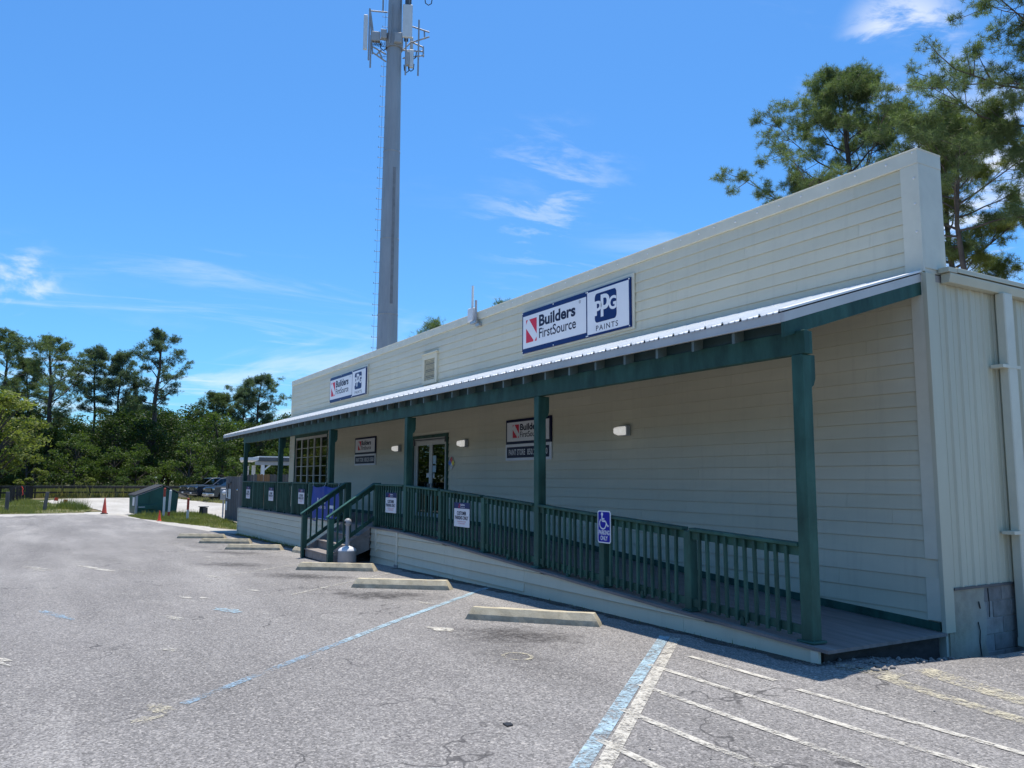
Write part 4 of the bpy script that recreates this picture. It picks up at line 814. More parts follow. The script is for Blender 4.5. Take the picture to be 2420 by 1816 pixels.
# ------------------------------------------------------------------ lot furniture
sp = [(-.10, 0), (.10, 0), (.088, .062), (.048, .132), (-.048, .132), (-.088, .062)]
def stop_mesh(seed):
    r = random.Random(seed); n = 16; Ln = 1.5; v = []; f = []
    for i in range(n+1):
        t = i/n; x = -Ln/2+Ln*t; e = min(1, (min(t, 1-t)*Ln)/.07) if False else 1
        tp = .0 if 0 < i < n else .075
        for (a, b) in sp:
            xx = x
            if i == 0: xx = x+b*.55
            if i == n: xx = x-b*.55
            v.append((xx, a*(1-.12*(i in (0, n)))+r.uniform(-.003, .003), max(0, b+(r.uniform(-.004, .002) if b > .01 else 0))))
    m_ = len(sp)
    for i in range(n):
        for k in range(m_): f.append((i*m_+k, i*m_+(k+1) % m_, (i+1)*m_+(k+1) % m_, (i+1)*m_+k))
    f += [tuple(range(m_-1, -1, -1)), tuple(n*m_+k for k in range(m_))]
    me = bpy.data.meshes.new('wheel_stop'); me.from_pydata(v, [], f); return me
SM = [stop_mesh(i) for i in range(3)]
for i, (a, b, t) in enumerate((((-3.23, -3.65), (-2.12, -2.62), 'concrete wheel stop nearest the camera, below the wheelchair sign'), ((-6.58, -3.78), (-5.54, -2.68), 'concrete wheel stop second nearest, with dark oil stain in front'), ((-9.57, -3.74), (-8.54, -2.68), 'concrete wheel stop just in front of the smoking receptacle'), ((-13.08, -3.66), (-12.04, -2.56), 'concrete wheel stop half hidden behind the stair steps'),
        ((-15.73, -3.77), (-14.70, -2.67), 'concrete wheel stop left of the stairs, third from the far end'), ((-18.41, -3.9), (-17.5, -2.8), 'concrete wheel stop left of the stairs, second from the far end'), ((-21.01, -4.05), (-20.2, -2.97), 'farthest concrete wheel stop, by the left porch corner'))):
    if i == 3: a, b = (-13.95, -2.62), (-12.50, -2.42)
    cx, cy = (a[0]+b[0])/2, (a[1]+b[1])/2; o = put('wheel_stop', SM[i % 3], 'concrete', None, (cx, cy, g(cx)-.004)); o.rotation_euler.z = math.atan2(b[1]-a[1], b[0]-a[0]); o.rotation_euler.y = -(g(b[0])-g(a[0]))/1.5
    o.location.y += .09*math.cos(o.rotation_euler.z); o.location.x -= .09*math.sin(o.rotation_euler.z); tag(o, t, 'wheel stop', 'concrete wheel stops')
ash = thing('smoking_receptacle', 'grey plastic smoking receptacle with slim neck beside the stair newel', 'receptacle', (-10.22, -2.58, g(-10.2)))
lpart('base', MB().lathe([(.0, 0), (.165, 0), (.178, .02), (.172, .22), (.180, .235), (.176, .255)], n=24), 'grey_plastic', ash); lpart('dome', MB().lathe([(.176, .256), (.165, .285), (.12, .315), (.06, .335), (.045, .345)], n=24), 'sign_white', ash)
lpart('neck', MB().lathe([(.045, .34), (.036, .37), (.034, .70), (.040, .73)], n=14), 'grey_plastic', ash); lpart('head', MB().lathe([(.040, .73), (.062, .75), (.070, .79), (.060, .835), (.03, .86), (0, .865)], n=16), 'grey_plastic', ash)
hl = lpart('opening', MB().lathe([(.0, -.004), (.022, 0), (.028, .012)], (0, 0, 0), 12, 'y'), 'black_rubber', ash, loc=(.02, -.073, .79))
def cone(x, y, h, mat, label):
    c = thing('traffic_cone', label, 'cone', (x, y, g(x))); k = h/.8
    lpart('base', MB().box(-.17*k, .17*k, -.17*k, .17*k, .0, .028*k), 'black_rubber' if h > .6 else mat, c, bevel=.008); lpart('cone', MB().lathe([(.135*k, .028*k), (.12*k, .06*k), (.032*k, h*.96), (.022*k, h), (0, h)], n=18), mat, c); return c
cone(-40.59, -4.79, .78, 'cone_faded', 'tall faded red-orange traffic cone standing at the edge of the white gravel'); cone(-32.31, -3.23, .43, 'orange_cone', 'small bright orange traffic cone in front of the dumpster')
def pipe(x, y, h, parts, lean, label):
    p = thing('pipe_bollard', label, 'bollard', (x, y, g(x)), 'red and white pipe posts'); 
    for (z0, z1, mt) in parts: lpart('band', MB().tube([(lean*z0, lean*z0, z0), (lean*z1, lean*z1, z1)], .052, 12), mt, p)
    lpart('cap', MB().lathe([(.052, 0), (.045, .03), (0, .045)], (lean*h, lean*h, h), 12), parts[-1][2], p)
pipe(-35.9, -2.62, 1.30, [(0, .93, 'pipe_white'), (.93, 1.30, 'pipe_red')], 0, 'tallest red-topped white pipe post against the dumpster'); pipe(-35.4, -2.47, 1.22, [(0, .26, 'pipe_red'), (.26, 1.22, 'pipe_white')], .03, 'leaning white pipe post with red foot against the dumpster'); pipe(-33.12, -1.99, .89, [(0, .42, 'pipe_white'), (.42, .89, 'pipe_red')], 0, 'shorter red-topped pipe post alone right of the dumpster')
for x, y, h, ln, t in ((-45.36, -9.09, 1.0, .0, 'square grey timber post in the grass, at the left picture edge'), (-45.81, -7.36, .98, .09, 'leaning square grey timber post in the grass, right of the other')):
    o = part('timber_post', MB().hexa([(-.09, -.09, 0), (.09, -.09, 0), (.09, .09, 0), (-.09, .09, 0), (-.09+ln*.3, -.09+ln, h), (.09+ln*.3, -.09+ln, h), (.09+ln*.3, .09+ln, h), (-.09+ln*.3, .09+ln, h)]), 'grey_wood', None, (x, y, g(x)), bevel=.01); tag(o, t, 'post', 'grey timber posts')
# dumpster: side profile along y, depth along -x
du = thing('dumpster', 'dark green steel dumpster with black ribbed lids', 'dumpster', (-38.2, -2.6, g(-38)), rz=R(6))
PR = [(-.98, .06), (.86, .06), (.93, 1.04), (.16, 1.40), (-1.02, .94)]
lpart('body', MB().prism(PR, -1.55, 'x', 1.6), 'dumpster_green', du, bevel=.015)
for sgn, (a, b) in ((0, ((-1.08, .955), (.15, 1.435))), (1, ((.15, 1.435), (1.42, .84)))):
    ld = MB(); (y0, z0), (y1, z1) = a, b
    ld.hexa([(-1.6, y0, z0-.02), (.10, y0, z0-.02), (.10, y1, z1-.02), (-1.6, y1, z1-.02), (-1.6, y0, z0+.02), (.10, y0, z0+.02), (.10, y1, z1+.02), (-1.6, y1, z1+.02)])
    for k in range(7): x = -1.5+k*.24; ld.hexa([(x, y0, z0+.02), (x+.1, y0, z0+.02), (x+.1, y1, z1+.02), (x, y1, z1+.02), (x+.02, y0, z0+.045), (x+.08, y0, z0+.045), (x+.08, y1, z1+.045), (x+.02, y1, z1+.045)])
    lpart('lid', ld, 'black_plastic', du)
lpart('side_sleeve', MB().box(.05, .13, -.92, -.12, .28, .50), 'dumpster_green', du, bevel=.01); lpart('rim', MB().tube([(.07, -1.03, .93), (.07, .14, 1.39)], .022, 6), 'steel', du); lpart('rib', MB().box(.05, .075, -.42, -.38, .5, 1.15), 'dumpster_green', du)
lpart('scrape', MB().box(.131, .134, -.92, -.62, .385, .41), 'sign_white', du); lpart('edge_post', MB().box(-.02, .07, -1.04, -.95, .06, .93), 'grey_plastic', du); lpart('label_plate', MB().box(-.7, -.25, -1.03, -1.022, .45, .86), 'paper', du)
o = thing('utility_box', 'small black box standing in the grass right of the pipe post', 'box', (-37.5, -.6, g(-37.5)), rz=.5)
lpart('box', MB().prism([(-.16, 0), (.16, 0), (.15, .36), (-.12, .40)], -.15, 'x', .3), 'black_plastic', o, bevel=.015); lpart('lid', MB().box(-.17, .17, -.17, .19, .385, .415), 'dark_metal', o)
me_ = thing('meter_post', 'grey electric meter box on a post beside the wooden gate', 'meter', (-34.2, -.30, g(-34)))
lpart('post', MB().box(-.03, .03, -.03, .03, 0, .95), 'grey_plastic', me_); lpart('box', MB().box(-.06, .10, -.14, .14, .80, 1.36), 'grey_plastic', me_, bevel=.02); lpart('dial', MB().lathe([(.10, 0), (.10, .06), (.07, .09), (0, .095)], (.10, 0, 1.15), 14, 'x'), 'sign_white', me_)
# wooden gate and fence
gate = thing('wood_gate', 'weathered grey plank gate beside the left end of the porch', 'gate', (-31, -.55, 0)); r = random.Random(9)
for i in range(27):
    x = -32.45+i*.132; h = 1.88+r.uniform(-.015, .015); part('plank', MB().box(x, x+.124, -.56+r.uniform(0, .012), -.535, .02, h), 'grey_wood', gate, bevel=.003)
part('rail', MB().box(-32.45, -28.9, -.532, -.50, .4, .5).box(-32.45, -28.9, -.532, -.50, 1.45, 1.55), 'grey_wood', gate); part('brace', MB().box(-31.9, -31.82, -.60, -.565, 1.0, 1.62).box(-31.9, -31.3, -.60, -.565, 1.58, 1.66), 'grey_wood', gate)
for (x0, x1, z0, z1) in ((-32.2, -31.85, .95, 1.32), (-31.75, -31.25, .92, 1.35), (-32.25, -31.9, .42, .80)): part('notice', MB().box(x0, x1, -.580, -.572, z0, z1), 'paper', gate)
part('latch', MB().lathe([(.0, -.03), (.04, -.02), (.045, 0)], (-30.0, -.565, 1.32), 10, 'y'), 'chrome', gate)
pf = thing('picket_fence', 'dog-eared wood picket fence, some planks new and orange, behind the porch corner', 'fence', (-29.9, 1.5, 0)); r = random.Random(2)
for i in range(34):
    y = -.45+i*.134; h = 1.985+r.uniform(-.02, .02); mt = 'brown_wood' if 5 <= i <= 8 or i in (12, 17) else 'grey_wood'
    part('picket', MB().prism([(y, .03), (y+.124, .03), (y+.124, h-.04), (y+.094, h), (y+.03, h), (y, h-.04)], -30.02, 'x', .02), mt, pf)
part('rail', MB().box(-30.08, -30.022, -.45, 4.1, .4, .48).box(-30.08, -30.022, -.45, 4.1, 1.5, 1.58), 'grey_wood', pf)
# shelter behind the fence
sh = thing('open_shelter', 'open grey-roofed shelter with white gutter and posts behind the wood fence', 'shelter', (-40, 4, 0))
part('roof', MB().hexa([(-43, 2.9, 2.98), (-37.7, 2.05, 2.90), (-37.7, 9, 2.92), (-43, 9, 2.98), (-43, 2.9, 3.02), (-37.7, 2.05, 2.955), (-37.7, 9, 2.965), (-43, 9, 3.02)]), 'white_paint', sh)
part('gutter', MB().tube([(-43.2, 2.35, 2.80), (-37.9, 1.2, 2.80)], .085, 10).hexa([(-43, 2.4, 2.74), (-37.8, 1.21, 2.74), (-37.75, 2.05, 2.74), (-43, 2.9, 2.74), (-43, 2.4, 2.87), (-37.8, 1.21, 2.87), (-37.75, 2.05, 2.90), (-43, 2.9, 2.90)]), 'antenna_white', sh)
part('fascia', MB().box(-37.75, -37.70, 2.06, 9, 2.70, 2.895), 'dark_metal', sh); part('beam', MB().box(-37.95, -37.80, 1.9, 9, 2.50, 2.69), 'grey_plastic', sh)
for (x, y) in ((-37.9, 2.30), (-39.5, 2.2), (-41.5, 2.3), (-37.9, 5.2), (-37.9, 8.4)): part('post', MB().box(x-.08, x+.08, y-.08, y+.08, 0, 2.5), 'antenna_white', sh)
part('brace', MB().hexa([(-37.93, 2.38, 2.20), (-37.87, 2.38, 2.20), (-37.87, 2.38, 2.30), (-37.93, 2.38, 2.30), (-37.93, 2.72, 2.49), (-37.87, 2.72, 2.49), (-37.87, 2.62, 2.499), (-37.93, 2.62, 2.499)]), 'antenna_white', sh)
# rail fence across the far end of the gravel
rf = thing('rail_fence', 'low dark two-rail timber fence across the far edge of the gravel', 'fence', (-71.2, -3, .12))
FP = [(-70.3, -22), (-70.5, -14), (-70.9, -10.26), (-71.65, -7.9), (-72.3, -5.95), (-71.9, -3.96), (-71.4, -2.04), (-70.8, -.1), (-70.2, 1.9), (-69.7, 3.9), (-69.2, 5.9), (-68.7, 8)]
pts_ = []
for a, b in zip(FP, FP[1:]):
    n = max(1, round(math.dist(a, b)/2.0))
    for i in range(n): pts_.append((a[0]+(b[0]-a[0])*i/n, a[1]+(b[1]-a[1])*i/n))
for (x, y) in pts_: part('fence_post', MB().box(x-.06, x+.06, y-.06, y+.06, .08, 1.02), 'dark_wood', rf)
for a, b in zip(FP, FP[1:]):
    d = (Vector(b)-Vector(a)).normalized(); nn = Vector((d.y, -d.x))
    for z, hh_, off in ((.88, .17, .065), (.48, .13, .065)):
        A, B = Vector(a)+nn*off, Vector(b)+nn*off; A2, B2 = A+nn*.04, B+nn*.04
        part('rail', MB().hexa([(A2.x, A2.y, z), (B2.x, B2.y, z), (B.x, B.y, z), (A.x, A.y, z), (A2.x, A2.y, z+hh_), (B2.x, B2.y, z+hh_), (B.x, B.y, z+hh_), (A.x, A.y, z+hh_)]), 'dark_wood', rf)
    A, B = Vector(a)-nn*.09, Vector(b)-nn*.09; A2, B2 = Vector(a)+nn*.13, Vector(b)+nn*.13
    part('cap_rail', MB().hexa([(A2.x, A2.y, 1.053), (B2.x, B2.y, 1.053), (B.x, B.y, 1.053), (A.x, A.y, 1.053), (A2.x, A2.y, 1.10), (B2.x, B2.y, 1.10), (B.x, B.y, 1.10), (A.x, A.y, 1.10)]), 'fence_top', rf)
nf_ = thing('gate_fence', 'short dark fence of posts and rails with orange tape, left of the gravel', 'fence', (-62, -9, .1))
GP = [(-58.05, -9.25), (-59.6, -9.13), (-61.3, -8.95), (-63, -8.8), (-65, -8.65), (-67.0, -8.45), (-68.4, -8.35), (-69.6, -8.2), (-70.6, -8.1)]
for (x, y) in GP: part('fence_post', MB().box(x-.08, x+.08, y-.08, y+.08, .05, 1.12), 'dark_wood', nf_)
for z in (.45, .95):
    a, b = GP[0], GP[-1]; part('rail', MB().hexa([(a[0], a[1]-.13, z), (b[0], b[1]-.13, z), (b[0], b[1]-.09, z), (a[0], a[1]-.09, z), (a[0], a[1]-.13, z+.14), (b[0], b[1]-.13, z+.14), (b[0], b[1]-.09, z+.14), (a[0], a[1]-.09, z+.14)]), 'dark_wood', nf_)
part('tape', MB().tube([(-61.2, -8.72, 1.16), (-61.2, -8.62, .98), (-61.15, -8.66, .86), (-61.1, -8.60, .62), (-61.1, -8.66, .55)], .028, 5), 'orange_cone', nf_)
for (x, y, h) in ((-54.0, -6.8, .45), (-53.1, -6.3, .35)):
    fl = thing('marker_flag', 'small orange marker flag in the '+('grass, the taller of two' if h > .4 else 'grass, the shorter of two'), 'flag', (x, y, g(x)), 'orange marker flags'); lpart('stake', MB().tube([(0, 0, 0), (0, 0, h)], .012, 5), 'steel', fl); lpart('flag', MB().hexa([(-.01, 0, h-.2), (-.01, .24, h-.22), (.01, .24, h-.22), (.01, 0, h-.2), (-.01, .03, h), (-.01, .22, h-.02), (.01, .22, h-.02), (.01, .03, h)]), 'orange_cone', fl)
ch = part('litter', MB().prism([(-.03, -.02), (.035, -.025), (.03, .02), (-.02, .03)], 0, 'z', .008), 'black_plastic', None, (.28, -5.14, .304)); tag(ch, 'small black chip of litter lying on the asphalt', 'litter')

# ------------------------------------------------------------------ vehicles (heading +x in own frame)
def vehicle(kind, paint, label, at, rz):
    v_ = thing('parked_vehicle', label, 'pickup' if kind == 'pickup' else 'suv', at, 'vehicles parked beyond the dumpster', rz)
    Lh = 2.45; W_ = .83; wr = .35; fx, rx = 1.62, -1.50
    def arch(cx): return [(cx+.44*math.cos(R(a)), .35+.44*math.sin(R(a))) for a in range(170, 9, -20)]
    low_ = [(-Lh, .32)]+[(rx-.46, .30)]+arch(rx)+[(rx+.46, .28), (fx-.46, .28)]+arch(fx)+[(fx+.46, .30), (Lh-.05, .32), (Lh, .62), (Lh-.03, .98), (Lh-.16, 1.06), (1.15, 1.14)]
    top_ = [(-Lh, 1.10)] if kind == 'suv' else [(-.75, 1.12), (-Lh, 1.10)]
    body = MB().prism(low_+top_, -W_, 'y', 2*W_); b = lpart('body', body, paint, v_, bevel=.035)
    if kind == 'suv': cabp = [(-2.40, 1.09), (1.20, 1.09), (.40, 1.66), (-.1, 1.73), (-1.9, 1.71), (-2.28, 1.62)]
    else: cabp = [(-.80, 1.09), (1.22, 1.09), (.45, 1.64), (.05, 1.72), (-.55, 1.70), (-.74, 1.6)]
    n = len(cabp); cb = MB(); cb.v = [(x, s*(W_-.03-(z-1.09)*.24), z) for s in (-1, 1) for x, z in cabp]; cb.f = [tuple(range(n-1, -1, -1)), tuple(range(n, 2*n))]+[(i, (i+1) % n, n+(i+1) % n, n+i) for i in range(n)]; cb.sm = [False]*len(cb.f)
    lpart('cab', cb, paint, v_, bevel=.03)
    yy = lambda z: W_-.03-(z-1.09)*.24+.006
    def pane_(xs_, s): lpart('side_window', MB().hexa([(x, s*(yy(z)-.004), z) for x, z in xs_]+[(x, s*(yy(z)+.004), z) for x, z in xs_]), 'car_glass', v_)
    sets = [[(.25, 1.13), (1.02, 1.13), (.42, 1.56), (.25, 1.58)], [(-.70, 1.13), (.18, 1.13), (.18, 1.59), (-.62, 1.59)]]+([[(-2.2, 1.13), (-.80, 1.13), (-.72, 1.58), (-2.1, 1.55)]] if kind == 'suv' else [])
    for s in (-1, 1):
        for q_ in sets: pane_(q_, s)
        wx_ = (.62, .0)
        lpart('mirror', MB().box(.72, .86, s*(W_+.02)-.0, s*(W_+.17), 1.12, 1.27), 'chrome' if kind == 'pickup' else paint, v_, bevel=.02); lpart('door_handle', MB().box(-.05, .10, s*(W_+.002), s*(W_+.02), 1.0, 1.03), 'chrome', v_)
        for cx in (fx, rx):
            wh = lpart('wheel', MB().lathe([(.20, -.11), (.31, -.12), (.35, -.08), (.35, .08), (.31, .12), (.20, .11)], (cx, s*(W_-.12), .35), 20, 'y'), 'black_rubber', v_)
            rm = MB().lathe([(0, s*.05), (.20, s*.08), (.225, s*.10)], (cx, s*(W_-.10), .35), 20, 'y')
            ri = lpart('rim', rm, 'black_plastic', wh)
            sp_ = MB()
            for k in range(6):
                a = k*math.pi/3; ca, sa = math.cos(a), math.sin(a); px, pz = -sa*.03, ca*.03; y0, y1 = s*(W_+.005), s*(W_+.02)
                sp_.hexa([(cx+px, y0, .35+pz), (cx+ca*.21+px, y0, .35+sa*.21+pz), (cx+ca*.21-px, y0, .35+sa*.21-pz), (cx-px, y0, .35-pz), (cx+px, y1, .35+pz), (cx+ca*.21+px, y1, .35+sa*.21+pz), (cx+ca*.21-px, y1, .35+sa*.21-pz), (cx-px, y1, .35-pz)])
            lpart('spokes', sp_.lathe([(.20, s*.095), (.232, s*.10), (.232, s*.115), (.205, s*.115)], (cx, s*(W_-.095), .35), 20, 'y'), 'rim_metal', wh)
        lpart('headlight', MB().box(Lh-.10, Lh+.012, s*.54, s*(W_-.01), .82, .95), 'chrome', v_, bevel=.02)
    lpart('windscreen', MB().hexa([(1.13, -.70, 1.145), (1.13, .70, 1.145), (.47, .60, 1.615), (.47, -.60, 1.615), (1.145, -.70, 1.155), (1.145, .70, 1.155), (.485, .60, 1.625), (.485, -.60, 1.625)]), 'car_glass', v_)
    lpart('grille', MB().box(Lh-.03, Lh+.015, -.46, .46, .70, .98), 'black_plastic', v_); gb = MB()
    for z in (.745, .825, .905): gb.box(Lh+.016, Lh+.03, -.44, .44, z, z+.035)
    lpart('grille_bar', gb, 'chrome', v_); lpart('bumper', MB().box(Lh-.06, Lh+.07, -W_+.02, W_-.02, .42, .60), 'chrome' if kind == 'pickup' else 'black_plastic', v_, bevel=.02)
    lpart('number_plate', MB().box(Lh+.071, Lh+.08, -.15, .15, .46, .56), 'paper', v_)
HD = R(-73)
def park(px, py, k): return (px-k*math.cos(HD)*0, py, .12)
for (wxy, kind, paint, lab) in (((-62.16, 3.72), 'suv', 'car_navy', 'dark blue suv parked in the middle of three vehicles'), ((-56.9, 4.05), 'pickup', 'car_black', 'black pickup with chrome bumper, half hidden by the wood gate'), ((-65.6, 3.62), 'suv', 'car_charcoal', 'black suv parked behind the dark blue one')):
    # wxy is where the near front wheel stands: shift back to the vehicle's middle
    c_, s_ = math.cos(HD), math.sin(HD); lx, ly = 1.62, .72; x = wxy[0]-(lx*c_-ly*s_); y = wxy[1]-(lx*s_+ly*c_); vehicle(kind, paint, lab, (x, y, g(x)), HD)

# ------------------------------------------------------------------ cell tower
TX, TY = -37.10, 8.71
tw = thing('cell_tower', 'tall grey tapered cell tower monopole with antennas behind the building', 'tower', (TX, TY, 0), rz=YAW+.158)
def tr(z): return .665-.0088*z
lpart('pole', MB().lathe([(tr(z), z) for z in (0, 6, 12, 18, 24, 30, 37)], n=16, smooth=False), 'galvanised', tw)
for z in (8.2, 11.0, 15.4, 20.6): lpart('flange', MB().lathe([(tr(z)-.01, z), (tr(z)+.012, z+.01), (tr(z)+.012, z+.09), (tr(z)-.01, z+.1)], n=16), 'galvanised', tw)
lpart('cable_slot', MB().hexa([(.10, -tr(13)-.012, 11.6), (.26, -tr(13)-.002, 11.6), (.26, -.45, 11.6), (.10, -.45, 11.6), (.10, -tr(20)-.008, 19.6), (.26, -tr(20)+.02, 19.6), (.26, -.40, 19.6), (.10, -.40, 19.6)]), 'slot_grey', tw)
pg = MB().tube([(-.05, 0, 0), (.28, 0, 0)], .013, 5).tube([(-.05, 0, -.03), (-.05, 0, .07)], .013, 5).mesh('climbing_peg')
for i in range(34):
    z = 8.5+i*.62; lpart('climbing_peg', pg, 'dark_metal', tw, loc=(-tr(z)-.24, -.05, z))
lpart('safety_cable', MB().tube([(-tr(8)-.20, -.05, 8), (-tr(20)-.16, -.05, 20), (-tr(30)-.14, -.05, 30), (-tr(36)-.12, -.05, 36)], .009, 4), 'dark_metal', tw)
def barp(mb, a, b, r_=.045): mb.tube([a, b], r_, 6); return mb
lpart('collar', MB().lathe([(.44, 27.0), (.52, 27.0), (.52, 27.85), (.44, 27.85)], n=12, smooth=False).box(-.05, .45, -.62, -.5, 27.1, 27.75), 'galvanised', tw)
lm = MB()
for a, b in (((-.45, 0, 29.3), (-1.40, -.25, 29.15)), ((-.45, .1, 27.6), (-1.35, -.25, 27.45)), ((-.45, 0, 26.65), (-1.25, -.2, 26.95)), ((-.45, 0, 26.2), (-1.25, -.2, 26.6)), ((-.7, -.1, 26.35), (-.9, -.1, 26.8)), ((-1.05, -.1, 26.5), (-.75, -.1, 26.85)),
             ((-1.25, -.2, 26.5), (-1.45, -.3, 29.2)), ((-1.25, -.2, 27.9), (-1.42, -.3, 29.0)), ((.95, .3, 28.75), (2.05, .1, 28.35)), ((1.0, .2, 27.65), (2.05, -.1, 27.95)), ((1.75, .2, 28.45), (1.78, .0, 27.85)), ((.55, -.1, 26.95), (1.75, .1, 27.1)), ((.5, -.2, 26.4), (1.75, -.1, 26.75)), ((1.70, 0, 27.35), (1.72, 0, 26.7)), ((1.0, .3, 27.75), (1.72, 0, 27.3)), ((.5, 0, 27.0), (1.0, .2, 27.7)), ((-.2, -.5, 29.6), (-.28, -.6, 27.05))): barp(lm, a, b)
lpart('mount_frame', lm, 'galvanised', tw)
for (x, y, z0, z1) in ((-1.47, -.3, 26.05, 29.25), (-1.36, -.3, 25.6, 27.6), (1.42, -.1, 25.45, 28.95), (.68, -.35, 25.3, 27.6), (-.72, .3, 29.5, 31)): lpart('mount_pipe', barp(MB(), (x, y, z0), (x, y, z1), .05), 'galvanised', tw)
for (x0, x1, y0, y1, z0, z1) in ((-1.80, -1.56, -.42, -.25, 26.65, 28.80), (.44, 1.02, -.72, -.55, 27.45, 29.50), (.88, 1.14, -.30, -.10, 25.85, 26.95), (.92, 1.12, .5, .7, 27.0, 28.2)): lpart('panel_antenna', MB().box(x0, x1, y0, y1, z0, z1), 'antenna_white', tw, bevel=.03)
for (x0, x1, y0, y1, z0, z1) in ((-1.35, -.82, -.35, -.05, 27.28, 27.85), (-.8, -.45, -.5, -.2, 27.4, 27.95), (.0, .42, -.72, -.6, 27.1, 27.7), (.68, .88, -.45, -.2, 25.9, 26.75), (.62, .95, -.3, .0, 29.8, 30.6)): lpart('radio_unit', MB().box(x0, x1, y0, y1, z0, z1), 'grey_plastic', tw, bevel=.02)
lpart('radio_unit', MB().box(.58, .80, -.35, -.05, 29.4, 31.5).box(.85, .95, -.3, -.1, 29.75, 31.2), 'dark_metal', tw)
cbm = MB(); r = random.Random(6)
for k in range(7): x = -1.3+.09*k; cbm.tube([(x, -.25, 27.3), (x+.02, -.25, 27.05), (x+.12, -.22, 26.95+r.uniform(0, .1)), (x+.2, -.15, 27.3)], .018, 5)
for (x, z, rr_) in ((.75, 25.65, .16), (1.0, 25.75, .17), (1.95, 30.0, .22), (-.62, 26.9, .2), (1.1, 26.5, .2)): cbm.tube([(x-rr_, -.2, z+.35), (x-rr_*.8, -.2, z), (x, -.2, z-.12), (x+rr_*.8, -.2, z), (x+rr_, -.2, z+.35)], .03, 5)
for k in range(5): cbm.tube([(.56+.05*k, -.3, 29.5), (.55+.06*k, -.32, 28.6), (.58+.05*k, -.3, 27.4)], .025, 5)
lpart('cables', cbm, 'black_rubber', tw)
lpart('panel_antenna', MB().box(-1.9, -1.6, -.4, -.2, 31, 33.2).box(1.3, 1.8, -.6, -.4, 31.2, 33.3), 'antenna_white', tw); lpart('mount_frame', barp(barp(MB(), (-.4, 0, 32), (-1.7, -.3, 32)), (.4, 0, 32), (1.6, -.4, 32)), 'galvanised', tw)

# ------------------------------------------------------------------ trees
def needle_mesh(cent, n_per, ln, wd, r, up_bias=.35):
    n = len(cent); c = np.repeat(cent, n_per, 0); d = r.normal(size=(n*n_per, 3)); d[:, 2] += up_bias; d /= np.linalg.norm(d, axis=1)[:, None]
    s = np.cross(d, r.normal(size=d.shape)); s /= np.linalg.norm(s, axis=1)[:, None]+1e-9
    l_ = ln*r.uniform(.7, 1.2, (len(d), 1)); b = c+d*l_*.12; m_ = len(d)
    return np.concatenate([b-s*wd, b+s*wd, c+d*l_]), np.stack([np.arange(m_), np.arange(m_)+m_, np.arange(m_)+2*m_], 1)
def leaf_mesh(cent, size, r):
    n = len(cent); a = r.normal(size=(n, 3)); a[:, 2] *= .6; a /= np.linalg.norm(a, axis=1)[:, None]; b = np.cross(a, r.normal(size=a.shape)); b /= np.linalg.norm(b, axis=1)[:, None]+1e-9
    s = size*r.uniform(.6, 1.3, (n, 1)); v = np.concatenate([cent-a*s, cent+b*s*.5, cent+a*s, cent-b*s*.5]); i = np.arange(n); return v, np.stack([i, i+n, i+2*n, i+3*n], 1)
def pine(seed, H, r0, cb, cr, n_limb, sub, tufts, n_per, ln, wd, shape=1.0, lean=(0, 0), clump=.32, top_r=.45):
    """wood MB and tuft centres: bare bole, upswept limbs, needle clumps on the outer twigs"""
    r = np.random.default_rng(seed); wd_ = MB()
    n = 9; tp = [Vector((lean[0]*(t/n)**1.4+.10*math.sin(t*1.3+seed), lean[1]*(t/n)**1.4+.10*math.cos(t*1.7+seed), H*t/n*.97)) for t in range(n+1)]
    wd_.tube(tp, [r0*(1-.80*(t/n)**1.15) for t in range(n+1)], 9)
    def trunk(z): t = min(n-1e-6, max(0, z/(H*.97)*n)); i = int(t); return tp[i].lerp(tp[i+1], t-i)
    cen = []
    for i in range(n_limb):
        t = (i+.5+r.uniform(-.4, .4))/n_limb; z = cb+(H*.95-cb)*t; az = i*2.399+r.uniform(-.5, .5)
        prof_ = (min(1, .50+1.8*t) if t < .28 else 1.0)*max(top_r*(1-t)**.3, (1-max(0, t-.28)/.74)**shape)
        Ln_ = cr*prof_*r.uniform(.65, 1.12)+.25; el = R(4+48*t+r.uniform(-10, 12)); p = trunk(z); P_ = [p]; d = Vector((math.cos(az)*math.cos(el), math.sin(az)*math.cos(el), math.sin(el)))
        ns = 5; rad0 = r0*(.30-.20*t)*r.uniform(.55, 1.1)
        for k in range(ns):
            d = (d+Vector((r.normal()*.16, r.normal()*.16, .10+r.normal()*.12))).normalized(); p = p+d*Ln_/ns; P_.append(p)
        wd_.tube(P_, [max(.010, rad0*(1-.85*k/ns)) for k in range(ns+1)], 5, False)
        for j in range(sub):
            u = r.uniform(.30, 1.0)*ns; k = min(ns-1, int(u)); q0 = P_[k].lerp(P_[k+1], u-k); a2 = az+r.uniform(-1.5, 1.5); e2 = R(r.uniform(-10, 55)); l2 = Ln_*r.uniform(.16, .34)+.12
            d2 = Vector((math.cos(a2)*math.cos(e2), math.sin(a2)*math.cos(e2), math.sin(e2))); q1 = q0+d2*l2*.55+Vector((0, 0, -.03)); q2 = q0+d2*l2+Vector((0, 0, .06)); wd_.tube([q0, q1, q2], [max(.008, rad0*.30), max(.006, rad0*.22), .005], 4, False)
            m_ = max(3, int(tufts*r.uniform(.6, 1.4))); c = np.array(q1.lerp(q2, .55)); cen.append(c+r.normal(size=(m_, 3))*clump*np.array([1, 1, .62]))
        m_ = max(3, int(tufts*1.2)); cen.append(np.array(P_[-1])+r.normal(size=(m_, 3))*clump*np.array([1, 1, .65]))
    cen = np.concatenate(cen); v, t = needle_mesh(cen, n_per, ln, wd, r)
    return wd_.mesh('trunk'), npmesh('crown', v, t)
